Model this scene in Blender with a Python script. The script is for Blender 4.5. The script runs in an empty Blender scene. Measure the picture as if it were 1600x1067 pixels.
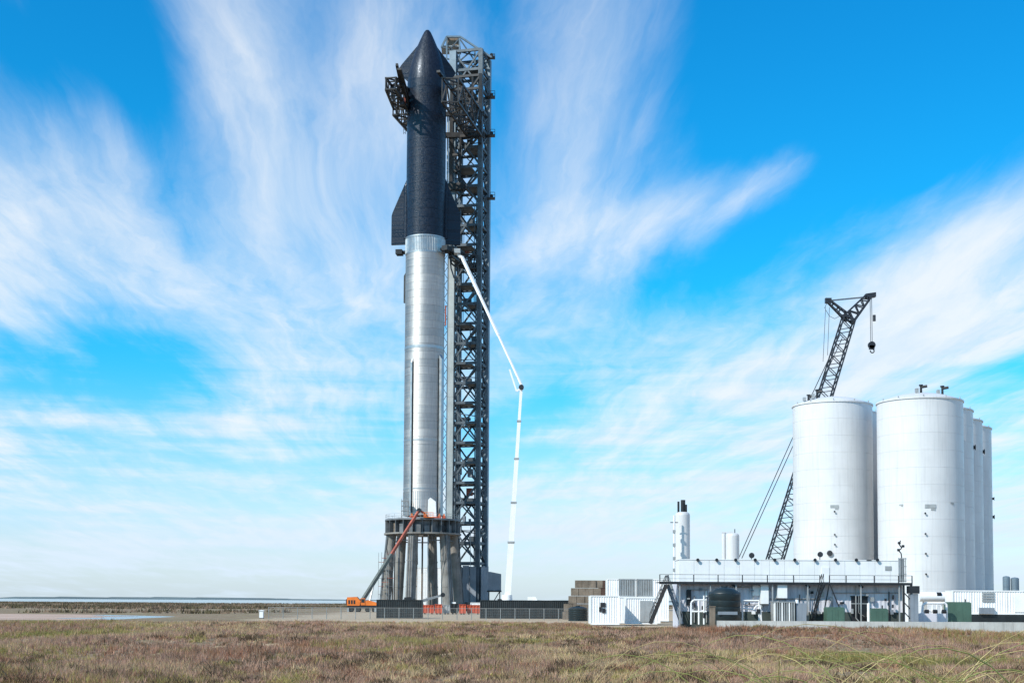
import bpy, math, random
import numpy as np
from mathutils import Vector, Matrix, Euler

random.seed(7); rng = np.random.default_rng(11)
scene = bpy.context.scene
C = scene.collection

# ------------------------------------------------------------------ camera
F_PX, PITCH, ROLL, SHY = 2100.0, math.radians(3.4), 0.0055, 0.1747
CAM = Vector((0, 0, 3.0))
CAMROT = Matrix.Rotation(math.pi/2 + PITCH, 3, 'X') @ Matrix.Rotation(ROLL, 3, 'Z')
cd = bpy.data.cameras.new('camera'); cam = bpy.data.objects.new('camera', cd); C.objects.link(cam)
cam.matrix_world = Matrix.Translation(CAM) @ CAMROT.to_4x4()
cd.sensor_width = 36.0; cd.lens = F_PX/1600*36; cd.shift_y = SHY
cd.clip_start = 0.1; cd.clip_end = 30000
scene.camera = cam

def ray(px, py):
    u = px - 800; v = (533.5 - py) + SHY*1600
    return CAMROT @ Vector((u/F_PX, v/F_PX, -1))
def P(px, py, Y):
    """world point on the vertical plane y = Y seen at photo pixel (px, py)"""
    d = ray(px, py); return CAM + d*(Y/d.y)
def PX(px, Y, py=938): return P(px, py, Y).x
def PZ(py, Y, px=800): return P(px, py, Y).z

# ------------------------------------------------------------------ world
SUN_AZ, SUN_EL = math.radians(50), math.radians(39)   # azimuth: left of the direction from subject to camera
SUND = Vector((-math.sin(SUN_AZ)*math.cos(SUN_EL), -math.cos(SUN_AZ)*math.cos(SUN_EL), math.sin(SUN_EL)))
w = bpy.data.worlds.new('World'); scene.world = w; w.use_nodes = True
nt = w.node_tree; nt.nodes.clear()
def N(tree, typ, **kw):
    n = tree.nodes.new(typ)
    for k, v in kw.items():
        if k.startswith('i_'):
            key = k[2:]
            n.inputs[int(key) if key.isdigit() else key].default_value = v
        else: setattr(n, k, v)
    return n
class T:
    """tiny node helper"""
    def __init__(s, tree): s.t = tree
    def L(s, a, b): s.t.links.new(a, b)
    def math(s, op, a, b=0.0, c=0.0, clamp=False):
        n = s.t.nodes.new('ShaderNodeMath'); n.operation = op; n.use_clamp = clamp
        for i, x in enumerate((a, b, c)):
            if isinstance(x, (int, float)): n.inputs[i].default_value = x
            else: s.L(x, n.inputs[i])
        return n.outputs[0]
    def vmath(s, op, a, b=None):
        n = s.t.nodes.new('ShaderNodeVectorMath'); n.operation = op
        for i, x in enumerate((a, b)):
            if x is None: continue
            if isinstance(x, (tuple, list, Vector)): n.inputs[i].default_value = tuple(x)
            else: s.L(x, n.inputs[i])
        return n
    def comb(s, x, y, z=0.0):
        n = s.t.nodes.new('ShaderNodeCombineXYZ')
        for i, q in enumerate((x, y, z)):
            if isinstance(q, (int, float)): n.inputs[i].default_value = q
            else: s.L(q, n.inputs[i])
        return n.outputs[0]
    def noise(s, vec, scale, detail=6, rough=.55, dist=0.0, out=0):
        n = s.t.nodes.new('ShaderNodeTexNoise')
        n.inputs['Scale'].default_value = scale; n.inputs['Detail'].default_value = detail
        n.inputs['Roughness'].default_value = rough; n.inputs['Distortion'].default_value = dist
        if vec is not None: s.L(vec, n.inputs['Vector'])
        return n.outputs[out]
    def mrange(s, x, a, b, c=0.0, d=1.0, smooth=True):
        n = s.t.nodes.new('ShaderNodeMapRange'); n.interpolation_type = 'SMOOTHSTEP' if smooth else 'LINEAR'
        for i, q in enumerate((x, a, b, c, d)):
            if isinstance(q, (int, float)): n.inputs[i].default_value = q
            else: s.L(q, n.inputs[i])
        return n.outputs[0]
    def mix(s, f, a, b, blend='MIX'):
        n = s.t.nodes.new('ShaderNodeMix'); n.data_type = 'RGBA'; n.blend_type = blend
        for i, q in ((0, f), (6, a), (7, b)):
            if isinstance(q, (int, float)): n.inputs[i].default_value = q
            elif isinstance(q, (tuple, list)): n.inputs[i].default_value = tuple(q) if len(q) == 4 else (*q, 1)
            else: s.L(q, n.inputs[i])
        return n.outputs[2]
t = T(nt)
sky = N(nt, 'ShaderNodeTexSky', sky_type='NISHITA', sun_disc=False, sun_elevation=SUN_EL,
        sun_rotation=math.atan2(SUND.x, SUND.y), altitude=0, air_density=1.0, dust_density=0.6, ozone_density=2.5)
tc = N(nt, 'ShaderNodeTexCoord'); D = tc.outputs['Generated']
sep = N(nt, 'ShaderNodeSeparateXYZ'); t.L(D, sep.inputs[0])
zz = t.math('ADD', t.math('MAXIMUM', sep.outputs[2], 0.0), 0.05)
u = t.math('DIVIDE', sep.outputs[0], zz); v = t.math('DIVIDE', sep.outputs[1], zz)
# a sheet of cirrus: coordinates on a flat layer high above, drawn out along the wind
ur = t.math('ADD', u, t.math('MULTIPLY', v, 0.06))
base = t.comb(ur, t.math('MULTIPLY', v, 0.42))
warp = t.noise(base, 0.8, 2, .5, out=1)
wv = t.vmath('MULTIPLY', t.vmath('SUBTRACT', warp, (.5, .5, .5)).outputs[0], (.55, .9, 0)).outputs[0]
b2 = t.vmath('ADD', base, wv).outputs[0]
warp2 = t.noise(b2, 5.0, 5, .6, out=1)                       # breaks the fibres up
b3 = t.vmath('ADD', b2, t.vmath('MULTIPLY', t.vmath('SUBTRACT', warp2, (.5, .5, .5)).outputs[0], (.12, .19, 0)).outputs[0]).outputs[0]
st1 = t.noise(t.vmath('MULTIPLY', b3, (1.35, .92, 1)).outputs[0], 1.5, 10, .53, .2)
st2 = t.noise(t.vmath('MULTIPLY', b3, (3.6, 1.35, 1)).outputs[0], 1.9, 10, .62, .2)
cov = t.noise(t.comb(t.math('MULTIPLY', ur, .55), t.math('MULTIPLY', v, .30), 3.7), 1.3, 3, .5)
def blob(px, py, rx, ry, rot=0):
    """soft patch of cloud or clear air round one direction of the sky"""
    d = ray(px, py).normalized(); d2 = t.vmath('SUBTRACT', D, d).outputs[0]
    s_ = N(nt, 'ShaderNodeSeparateXYZ'); t.L(d2, s_.inputs[0])
    c, s = math.cos(rot), math.sin(rot)
    a = t.math('ADD', t.math('MULTIPLY', s_.outputs[0], c*F_PX/rx), t.math('MULTIPLY', s_.outputs[2], s*F_PX/rx))
    b = t.math('ADD', t.math('MULTIPLY', s_.outputs[0], -s*F_PX/ry), t.math('MULTIPLY', s_.outputs[2], c*F_PX/ry))
    e = t.math('MULTIPLY', s_.outputs[1], F_PX/max(rx, ry))
    r2 = t.math('ADD', t.math('ADD', t.math('MULTIPLY', a, a), t.math('MULTIPLY', b, b)), t.math('MULTIPLY', e, e))
    return t.math('EXPONENT', t.math('MULTIPLY', r2, -1.0))
cloud = t.math('ADD', t.math('ADD', t.math('MULTIPLY', st1, 1.05), t.math('MULTIPLY', st2, .48)), t.math('MULTIPLY', cov, .55))
BLOBS = [(1370, 70, 300, 200, 0, -.50), (1530, 150, 180, 110, 0.3, -.30), (70, 60, 110, 120, .6, -.26), (200, 90, 60, 200, .35, -.24),
         (190, 575, 190, 75, -.1, -.40), (780, 150, 45, 240, .05, -.20), (1060, 450, 170, 50, .45, -.22), (1330, 330, 190, 60, .3, -.16),
         (620, 330, 90, 80, .2, -.10), (420, 400, 260, 190, -.6, .22), (100, 330, 170, 190, -.5, .26), (930, 180, 110, 320, -.25, .20),
         (1380, 540, 420, 90, .45, .34), (1080, 320, 230, 45, .32, .32), (900, 720, 900, 110, 0, .12), (1150, 640, 300, 70, .2, .16),
         (400, 150, 90, 220, .35, .24), (610, 80, 70, 180, -.1, .20), (1560, 380, 200, 90, .5, .26), (330, 690, 360, 70, 0, .22)]
for (bx_, by_, rx, ry, ro, wt) in BLOBS:
    cloud = t.math('ADD', cloud, t.math('MULTIPLY', blob(bx_, by_, rx, ry, ro), wt))
bands = t.noise(t.vmath('MULTIPLY', D, (2.2, 2.2, 34)).outputs[0], 1.0, 6, .58, .3)     # layered cloud low over the horizon
cloud = t.math('ADD', cloud, t.math('MULTIPLY', t.math('MULTIPLY', t.math('SUBTRACT', bands, .49), 2.3), t.mrange(sep.outputs[2], .06, .24, 1.0, 0.0)))
fac = t.mrange(cloud, .82, 1.54)
fac = t.math('POWER', fac, 1.1)
haze_f = t.mrange(sep.outputs[2], 0.0, .17, .50, 0.0)       # thin veil of high cloud seen edge-on toward the horizon
fac = t.math('SUBTRACT', 1.0, t.math('MULTIPLY', t.math('SUBTRACT', 1.0, t.math('MULTIPLY', fac, .93)), t.math('SUBTRACT', 1.0, haze_f)))
hs = N(nt, 'ShaderNodeHueSaturation'); hs.inputs['Saturation'].default_value = 1.35; hs.inputs['Value'].default_value = 1.5
t.L(sky.outputs[0], hs.inputs['Color'])
tint = t.mix(t.mrange(sep.outputs[2], 0.02, .22), (.80, .97, 1.30), (.12, 1.22, 1.32))
blue = t.mix(1.0, hs.outputs[0], tint, 'MULTIPLY')
ccol = t.mix(t.mrange(st2, .3, .7), (7.2, 8.4, 9.6), (9.0, 9.4, 9.8))
ccol = t.mix(t.mrange(sep.outputs[2], 0.0, .14), (7.1, 8.5, 10.0), ccol)
col = t.mix(fac, blue, ccol)
bg = N(nt, 'ShaderNodeBackground'); bg.inputs['Strength'].default_value = 0.07
out = N(nt, 'ShaderNodeOutputWorld'); t.L(col, bg.inputs[0]); t.L(bg.outputs[0], out.inputs[0])

# ------------------------------------------------------------------ sun
sl = bpy.data.lights.new('sun', 'SUN'); sl.energy = 3.4; sl.angle = math.radians(0.6); sl.color = (1.0, .95, .87)
so = bpy.data.objects.new('sun', sl); C.objects.link(so); so.location = (-60, -60, 150)
so.rotation_euler = (-SUND).to_track_quat('-Z', 'Y').to_euler()
vs = scene.view_settings; vs.view_transform = 'Standard'; vs.look = 'None'; vs.exposure = 0.55; vs.gamma = 1.0
vs.use_curve_mapping = False
scene.render.engine = 'CYCLES'

# ------------------------------------------------------------------ materials
MATS = {}
def M(name, col, rough=.6, metal=0.0, var=.18, scale=.6, streak=0.0, bump=0.0, bscale=6.0, aniso=0.0, spec=None):
    if name in MATS: return MATS[name]
    m = bpy.data.materials.new(name); m.use_nodes = True; MATS[name] = m
    tr = m.node_tree; q = T(tr); b = tr.nodes['Principled BSDF']
    tcn = N(tr, 'ShaderNodeTexCoord'); geo = N(tr, 'ShaderNodeNewGeometry'); pos = geo.outputs['Position']
    n1 = q.noise(pos, scale, 5, .6)
    f = q.mrange(n1, .3, .7, 1-var, 1+var)
    if streak:
        n2 = q.noise(q.vmath('MULTIPLY', pos, (2.2, 2.2, .08)).outputs[0], 1.6, 5, .65)
        f = q.math('MULTIPLY', f, q.mrange(n2, .45, .75, 1.0, 1-streak))
    sc = q.vmath('SCALE', col[:3]); tr.links.new(f, sc.inputs['Scale'])
    tr.links.new(sc.outputs[0], b.inputs['Base Color'])
    b.inputs['Metallic'].default_value = metal
    rr = q.mrange(q.noise(pos, scale*2.3, 4, .6), .3, .7, rough*.85, min(1, rough*1.15)); tr.links.new(rr, b.inputs['Roughness'])
    if spec is not None: b.inputs['Specular IOR Level'].default_value = spec
    if aniso:
        b.inputs['Anisotropic'].default_value = aniso; b.inputs['Anisotropic Rotation'].default_value = .25
        tg = N(tr, 'ShaderNodeTangent', direction_type='RADIAL', axis='Z'); tr.links.new(tg.outputs[0], b.inputs['Tangent'])
    if bump:
        bn = N(tr, 'ShaderNodeBump'); bn.inputs['Strength'].default_value = bump; bn.inputs['Distance'].default_value = .05
        tr.links.new(q.noise(pos, bscale, 6, .6), bn.inputs['Height']); tr.links.new(bn.outputs[0], b.inputs['Normal'])
    return m

m_steel   = M('stainless steel', (.60, .585, .57), .42, 1.0, .06, .35, bump=.03, bscale=1.2, aniso=.9)
def steel_mat():
    m = bpy.data.materials.new('brushed stainless hull'); m.use_nodes = True
    tr = m.node_tree; q = T(tr); b = tr.nodes['Principled BSDF']; b.inputs['Metallic'].default_value = 1.0
    pos = N(tr, 'ShaderNodeNewGeometry').outputs['Position']; oi = N(tr, 'ShaderNodeObjectInfo')
    sp = N(tr, 'ShaderNodeSeparateXYZ'); tr.links.new(pos, sp.inputs[0])
    an = q.math('ARCTAN2', q.math('SUBTRACT', sp.outputs[0], -20.2), q.math('SUBTRACT', 305.0, sp.outputs[1]))
    fine = q.noise(q.comb(q.math('MULTIPLY', an, 30), q.math('MULTIPLY', sp.outputs[2], .25), oi.outputs['Random']), 1.0, 4, .6)
    hor = q.noise(q.comb(q.math('MULTIPLY', an, .8), q.math('MULTIPLY', sp.outputs[2], 2.6), 0.0), 1.0, 5, .6)
    f = q.math('MULTIPLY', q.mrange(oi.outputs['Random'], 0, 1, .86, 1.06, False), q.mrange(fine, .3, .7, .86, 1.06))
    f = q.math('MULTIPLY', f, q.mrange(hor, .3, .7, .88, 1.05))
    sc = q.vmath('SCALE', (.62, .605, .59)); tr.links.new(f, sc.inputs['Scale']); tr.links.new(sc.outputs[0], b.inputs['Base Color'])
    tr.links.new(q.math('ADD', q.mrange(oi.outputs['Random'], 0, 1, .58, .66, False), q.mrange(hor, .3, .7, -.05, .06)), b.inputs['Roughness'])
    b.inputs['Anisotropic'].default_value = .55; b.inputs['Anisotropic Rotation'].default_value = .25
    tg = N(tr, 'ShaderNodeTangent', direction_type='RADIAL', axis='Z'); tr.links.new(tg.outputs[0], b.inputs['Tangent'])
    bn = N(tr, 'ShaderNodeBump'); bn.inputs['Strength'].default_value = .12; bn.inputs['Distance'].default_value = .05
    tr.links.new(q.noise(q.comb(q.math('MULTIPLY', an, 3.0), q.math('MULTIPLY', sp.outputs[2], .9), oi.outputs['Random']), 1.0, 3, .5), bn.inputs['Height']); tr.links.new(bn.outputs[0], b.inputs['Normal'])
    return m
m_hull = steel_mat()
m_steel2  = M('ribbed steel', (.42, .43, .44), .42, .9, .12, .5)
m_tank    = M('white tank paint', (.61, .61, .62), .42, 0, .05, .22, streak=.12, bump=.35, bscale=.28)
m_white   = M('white painted metal', (.80, .80, .80), .5, 0, .04, .8, streak=.08)
m_facade  = M('lilac grey cladding', (.60, .595, .65), .6, 0, .08, .7, streak=.12)
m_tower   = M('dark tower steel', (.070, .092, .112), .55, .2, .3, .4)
m_col     = M('blue grey column tone', (.15, .205, .25), .5, .2, .15, .3, streak=.2)
m_colA    = M('light grey column tone', (.34, .38, .39), .5, .15, .12, .3, streak=.2)  # paler tone for the leftmost tower column
m_arm     = M('black arm steel', (.030, .030, .032), .5, .3, .3, .6)
m_concrete= M('grey concrete', (.215, .205, .19), .85, 0, .22, .5, streak=.35, bump=.4, bscale=3)
m_ringm   = M('mount ring steel', (.16, .17, .18), .55, .4, .3, .5, streak=.3)
m_clad    = M('grey cladding', (.20, .23, .27), .6, 0, .12, .4, streak=.25)
m_black   = M('black container paint', (.010, .014, .016), .55, 0, .3, .8, streak=.2)
m_dark    = M('dark metal', (.022, .024, .028), .5, .3, .3, 1.0)
m_red     = M('red orange paint', (.46, .075, .030), .55, 0, .2, .6, streak=.25)
m_orange  = M('orange paint', (.70, .17, .02), .45, 0, .15, .8)
m_olive   = M('grey green boom paint', (.12, .13, .115), .5, .1, .15, .8)
m_rust    = M('worn red boom paint', (.34, .085, .050), .55, 0, .25, .8)
m_rubber  = M('tyre rubber', (.018, .018, .018), .85, 0, .2, 2)
m_glass   = M('dark cab glass', (.02, .03, .035), .08, 0, .05, 1)
m_green   = M('green enclosure paint', (.06, .12, .09), .55, 0, .12, .8, streak=.15)
m_dgreen  = M('dark green tank plastic', (.012, .022, .026), .4, 0, .15, .8)
m_grey    = M('grey galvanised metal', (.36, .37, .37), .5, .3, .12, .8, streak=.15)
m_block   = M('brown weathered block', (.19, .15, .115), .9, 0, .3, .6, streak=.3, bump=.5, bscale=3)
m_conwall = M('pale concrete', (.44, .43, .41), .85, 0, .12, .6, streak=.2, bump=.3, bscale=4)
m_cable   = M('steel cable', (.06, .06, .065), .5, .4, .1, 1)
m_crane   = M('black crane lattice paint', (.026, .028, .036), .45, .2, .2, .8)
m_wire    = M('galvanised fence wire', (.34, .34, .33), .5, .6, .1, 1)

def tile_mat():
    m = bpy.data.materials.new('black heat shield tiles'); m.use_nodes = True
    tr = m.node_tree; q = T(tr); b = tr.nodes['Principled BSDF']
    pos = N(tr, 'ShaderNodeNewGeometry').outputs['Position']
    sp = N(tr, 'ShaderNodeSeparateXYZ'); tr.links.new(pos, sp.inputs[0])
    cx, cy = SHIP.x, SHIP.y
    ang = q.math('ARCTAN2', q.math('SUBTRACT', sp.outputs[0], cx), q.math('SUBTRACT', cy, sp.outputs[1]))
    uv = q.comb(q.math('MULTIPLY', ang, 4.5), sp.outputs[2])
    vor = N(tr, 'ShaderNodeTexVoronoi', feature='F1'); vor.inputs['Scale'].default_value = 2.6; vor.inputs['Randomness'].default_value = .25
    tr.links.new(uv, vor.inputs['Vector'])
    cs = N(tr, 'ShaderNodeSeparateColor'); tr.links.new(vor.outputs['Color'], cs.inputs[0])
    big = q.noise(q.vmath('MULTIPLY', uv, (.25, .12, 1)).outputs[0], 1.0, 4, .6)
    val = q.math('ADD', q.math('MULTIPLY', cs.outputs[0], .009), q.math('MULTIPLY', big, .007))
    miss = q.math('GREATER_THAN', q.math('ADD', cs.outputs[1], q.math('MULTIPLY', big, .10)), 1.06)
    base = q.comb(q.math('MULTIPLY', val, .75), q.math('ADD', val, .001), q.math('ADD', q.math('MULTIPLY', val, 1.5), .006))
    b.inputs['Specular IOR Level'].default_value = .42; b.inputs['Specular Tint'].default_value = (.75, .85, 1, 1)
    tr.links.new(q.mix(miss, base, (.16, .15, .14)), b.inputs['Base Color'])
    tr.links.new(q.math('ADD', q.math('MULTIPLY', cs.outputs[2], .20), .27), b.inputs['Roughness'])
    de = N(tr, 'ShaderNodeTexVoronoi', feature='DISTANCE_TO_EDGE'); de.inputs['Scale'].default_value = 2.6; de.inputs['Randomness'].default_value = .25
    tr.links.new(uv, de.inputs['Vector'])
    bn = N(tr, 'ShaderNodeBump'); bn.inputs['Strength'].default_value = .5; bn.inputs['Distance'].default_value = .02
    tr.links.new(q.math('ADD', q.mrange(de.outputs[0], 0, .06), q.math('MULTIPLY', cs.outputs[0], .5)), bn.inputs['Height']); tr.links.new(bn.outputs[0], b.inputs['Normal'])
    return m

# ------------------------------------------------------------------ mesh helpers
OFF = {}
def tag(o, label, cat, group=None):
    o['label'] = label; o['category'] = cat
    if group: o['group'] = group
    return o
def thing(name, label, cat, loc, group=None):
    o = bpy.data.objects.new(name, None); C.objects.link(o); o.location = loc; o.empty_display_size = .5
    OFF[o] = Vector(loc); return tag(o, label, cat, group)
class MB:
    def __init__(s): s.v = []; s.f = []
    def add(s, vs_, fs):
        n = len(s.v); s.v += [tuple(x) for x in vs_]; s.f += [tuple(i+n for i in f) for f in fs]; return s
    def box(s, lo, hi):
        (a, b, c), (d, e, f) = lo, hi
        return s.add([(a,b,c),(d,b,c),(d,e,c),(a,e,c),(a,b,f),(d,b,f),(d,e,f),(a,e,f)],
                     [(3,2,1,0),(4,5,6,7),(0,1,5,4),(1,2,6,5),(2,3,7,6),(3,0,4,7)])
    def obox(s, c, ax, ay, az):
        c, ax, ay, az = map(Vector, (c, ax, ay, az)); vv = []
        for k in (-1, 1):
            for i, j in ((-1,-1),(1,-1),(1,1),(-1,1)): vv.append(c + ax*i + ay*j + az*k)
        return s.add(vv, [(3,2,1,0),(4,5,6,7),(0,1,5,4),(1,2,6,5),(2,3,7,6),(3,0,4,7)])
    def beam(s, p, q, w_, h=None):
        p, q = Vector(p), Vector(q); d = q-p; L = d.length
        if L < 1e-6: return s
        d /= L; up = Vector((0,0,1)) if abs(d.z) < .95 else Vector((0,1,0))
        a = d.cross(up).normalized(); b = a.cross(d)
        return s.obox((p+q)/2, d*L/2, a*w_/2, b*(h or w_)/2)
    def cyl(s, p, q, r, r2=None, n=12, cap=True):
        p, q = Vector(p), Vector(q); d = (q-p).normalized(); r2 = r if r2 is None else r2
        up = Vector((0,0,1)) if abs(d.z) < .95 else Vector((0,1,0))
        a = d.cross(up).normalized(); b = a.cross(d); vv = []
        for (c, rr) in ((p, r), (q, r2)):
            for i in range(n):
                th = 2*math.pi*i/n; vv.append(c + (a*math.cos(th)+b*math.sin(th))*rr)
        fs = [(i, (i+1) % n, n+(i+1) % n, n+i) for i in range(n)]
        if cap: fs += [tuple(range(n-1, -1, -1)), tuple(range(n, 2*n))]
        return s.add(vv, fs)
    def tube(s, pts, r, n=8):
        for a, b in zip(pts[:-1], pts[1:]): s.cyl(a, b, r, n=n)
        return s
    def lathe(s, c, prof, n=48, capb=False, capt=False):
        c = Vector(c); vv = []; fs = []
        for (r, z) in prof:
            for i in range(n):
                th = 2*math.pi*i/n; vv.append((c.x+r*math.cos(th), c.y+r*math.sin(th), c.z+z))
        for k in range(len(prof)-1):
            for i in range(n):
                j = (i+1) % n; fs.append((k*n+i, k*n+j, (k+1)*n+j, (k+1)*n+i))
        if capb: fs.append(tuple(range(n-1, -1, -1)))
        if capt: fs.append(tuple(range((len(prof)-1)*n, len(prof)*n)))
        return s.add(vv, fs)
    def prism(s, pts, d):
        d = Vector(d); n = len(pts); vv = [Vector(p) for p in pts]; vv += [p + d for p in vv]
        fs = [tuple(range(n-1, -1, -1)), tuple(range(n, 2*n))] + [(i, (i+1) % n, n+(i+1) % n, n+i) for i in range(n)]
        return s.add(vv, fs)
    def build(s, name, mat, parent=None, smooth=False, origin=None):
        off = OFF.get(parent, Vector()) if parent else (Vector(origin) if origin is not None else Vector())
        me = bpy.data.meshes.new(name)
        me.from_pydata([(x-off.x, y-off.y, z-off.z) for x, y, z in s.v], [], s.f)
        import bmesh
        bm = bmesh.new(); bm.from_mesh(me); bmesh.ops.recalc_face_normals(bm, faces=bm.faces); bm.to_mesh(me); bm.free()
        if smooth:
            me.shade_smooth(); me.set_sharp_from_angle(angle=math.radians(35))
        me.materials.append(mat)
        o = bpy.data.objects.new(name, me); C.objects.link(o)
        if parent:
            o.parent = parent; OFF[o] = off
        else:
            o.location = off; OFF[o] = off
        return o
def struct(o): o['kind'] = 'structure'; return o
def stuff(o): o['kind'] = 'stuff'; return o

# ------------------------------------------------------------------ terrain
def fnoise(x, y, seed):
    r = np.random.default_rng(seed); o = np.zeros_like(x, dtype=float)
    for k in range(7):
        a = r.uniform(0, 6.28); f = r.uniform(.6, 1.6); ph = r.uniform(0, 6.28)
        o += np.sin((x*math.cos(a)+y*math.sin(a))*f + ph + 1.3*np.sin((x*math.sin(a)-y*math.cos(a))*f*.6+ph*2))
    return o/7*1.6
def sstep(x, a, b):
    q = np.clip((x-a)/(b-a), 0, 1); return q*q*(3-2*q)
POND_Y0, POND_Y1 = 188.0, 268.0
def pond_mask(x, y):
    edge = -55 + 5*fnoise(x*0+1, y*.06, 41) - 30*sstep(np.abs(y-212), 20, 60)
    return sstep(edge - x, 0, 5)*sstep(y, POND_Y0-3+3*fnoise(x*.05, y*0, 42), POND_Y0+3)*(1-sstep(y, POND_Y1-6, POND_Y1))
def height(x, y):
    x = np.asarray(x, float); y = np.asarray(y, float)
    veg = (1-sstep(y, 118 + 20*sstep(-x, 5, 45), 136 + 20*sstep(-x, 5, 45)))
    h = veg*(.12 + .26*fnoise(x*.10, y*.10, 1) + .20*fnoise(x*.35, y*.33, 2) + .07*fnoise(x*1.1, y*1.0, 4))
    crest = np.exp(-((y-108)/10)**2)*sstep(x, -3, 12)*.25
    near = 1.35*(1-sstep(y, 6, 38))
    far = sstep(y, 270, 330)*.3*(1+.6*fnoise(x*.03, y*.03, 3))*(1-sstep(y, 700, 900))
    sand = sstep(y, 180, 230)*(1-sstep(y, 420, 520))*sstep(x, -62, -42)*.35
    return h + crest + near + far + sand - .35*pond_mask(x, y)
def grid_axis(pts):
    o = []
    for a, b, st in pts: o += list(np.arange(a, b, st))
    return np.array(o + [pts[-1][1]], float)
gx = grid_axis([(-9000, -900, 900), (-900, -200, 50), (-200, 200, 1.6), (200, 900, 50), (900, 9000, 900)])
gy = grid_axis([(-300, -20, 20), (-20, 300, 1.6), (300, 900, 10), (900, 9000, 450)])
XX, YY = np.meshgrid(gx, gy); ZZ = height(XX, YY)
ZZ = np.where(YY > 880, -.35, ZZ)
me = bpy.data.meshes.new('ground'); nx, ny = len(gx), len(gy)
idx = np.arange(nx*ny).reshape(ny, nx)
F = np.stack([idx[:-1, :-1], idx[:-1, 1:], idx[1:, 1:], idx[1:, :-1]], -1).reshape(-1, 4)
me.from_pydata(np.stack([XX, YY, ZZ], -1).reshape(-1, 3).tolist(), [], F.tolist()); me.shade_smooth()
gmat = bpy.data.materials.new('sandy heath ground'); gmat.use_nodes = True
q = T(gmat.node_tree); b = gmat.node_tree.nodes['Principled BSDF']
pos = N(gmat.node_tree, 'ShaderNodeNewGeometry').outputs['Position']
sp = N(gmat.node_tree, 'ShaderNodeSeparateXYZ'); q.L(pos, sp.inputs[0])
n_big = q.noise(pos, .10, 6, .6); n_f = q.noise(pos, 1.6, 7, .65); n_m = q.noise(pos, .03, 5, .6)
heath = q.mix(q.mrange(n_big, .4, .62), (.22, .155, .11), (.18, .15, .07))
heath = q.mix(q.mrange(n_f, .35, .75), heath, (.28, .22, .16))
heath = q.mix(q.mrange(n_m, .52, .66), heath, (.17, .13, .085))
sandc = q.mix(n_f, (.37, .285, .20), (.47, .38, .28))
padm = q.math('MULTIPLY', q.mrange(q.math('ADD', sp.outputs[1], q.math('MULTIPLY', n_big, 14)), 152, 166), q.mrange(q.math('ADD', sp.outputs[1], q.math('MULTIPLY', n_big, 60)), 440, 500, 1, 0))
padm = q.math('MULTIPLY', padm, q.mrange(q.math('ADD', sp.outputs[0], q.math('MULTIPLY', n_big, 26)), -27, -17))
right = q.math('MULTIPLY', q.mrange(sp.outputs[1], 119, 123), q.mrange(sp.outputs[0], 10, 20))
padm = q.math('MAXIMUM', padm, right)
bare = q.math('MULTIPLY', q.mrange(n_big, .61, .66), .8)
beach = q.math('MULTIPLY', q.mrange(q.noise(q.vmath('MULTIPLY', pos, (.25, 1, 1)).outputs[0], .02, 4, .5), .55, .62), q.mrange(sp.outputs[1], 250, 330))
gcol = q.mix(q.math('MAXIMUM', padm, q.math('MAXIMUM', bare, q.math('MULTIPLY', beach, .25))), heath, sandc)
q.L(gcol, b.inputs['Base Color']); b.inputs['Roughness'].default_value = .95; b.inputs['Specular IOR Level'].default_value = .1
bn = N(gmat.node_tree, 'ShaderNodeBump'); bn.inputs['Strength'].default_value = .6; bn.inputs['Distance'].default_value = .15
q.L(q.noise(pos, 2.2, 8, .7), bn.inputs['Height']); q.L(bn.outputs[0], b.inputs['Normal'])
me.materials.append(gmat)
go = bpy.data.objects.new('ground', me); C.objects.link(go); struct(go)

def water_mat(name, deep, rough):
    m = bpy.data.materials.new(name); m.use_nodes = True; q = T(m.node_tree); b = m.node_tree.nodes['Principled BSDF']
    b.inputs['Base Color'].default_value = (*deep, 1); b.inputs['Roughness'].default_value = rough
    pos = N(m.node_tree, 'ShaderNodeNewGeometry').outputs['Position']
    bn = N(m.node_tree, 'ShaderNodeBump'); bn.inputs['Strength'].default_value = .25; bn.inputs['Distance'].default_value = .05
    q.L(q.noise(pos, 1.2, 4, .6), bn.inputs['Height']); q.L(bn.outputs[0], b.inputs['Normal']); return m
def sheet(name, pts, z, mat):
    mb = MB(); mb.add([(x, y, z) for x, y in pts], [tuple(range(len(pts)))])
    return struct(mb.build(name, mat))
m_mud = M('damp pinkish mud', (.44, .32, .26), .95, 0, .12, .08, spec=.05)
ys = np.linspace(POND_Y0-6, POND_Y1+4, 30)
sheet('mud_flat', [(-600, POND_Y0-6), (-600, POND_Y1+4)] + [(-60 + 2*math.sin(y*.13), y) for y in ys[::-1]], -.15, m_mud)
wob = lambda y: 3*math.sin(y*.17) + 2*math.sin(y*.41)
sheet('pond', [(-69 + 1.3*wob(y) + (y-228)*-.22, y) for y in ys[::-1]] + [(-44, y) for y in ys], -.13, water_mat('pond water', (.18, .20, .22), .18))
sheet('bay', [(-9000, 884), (9000, 884), (9000, 5200), (-9000, 5200)], .02, water_mat('bay water', (.10, .15, .19), .12))
# low far shore beyond the bay
mb = MB(); r = random.Random(5); xs = np.arange(-9000, 9001, 30.0); ring = []
for k, (y0, zf) in enumerate(((4300, 0.0), (4500, 1.0), (5600, 1.0))):
    for x in xs: ring.append((x, y0 + 60*math.sin(x*.003), zf*(3.0 + 1.2*math.sin(x*.004) + 1.5*r.random() + (3.5*r.random() if -1700 < x < -900 else 0))))
n = len(xs); mb.add(ring, [(k*n+i, k*n+i+1, (k+1)*n+i+1, (k+1)*n+i) for k in range(2) for i in range(n-1)])
struct(mb.build('far_shore', M('distant blue green shore', (.10, .13, .13), .95, 0, .3, .004)))

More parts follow.
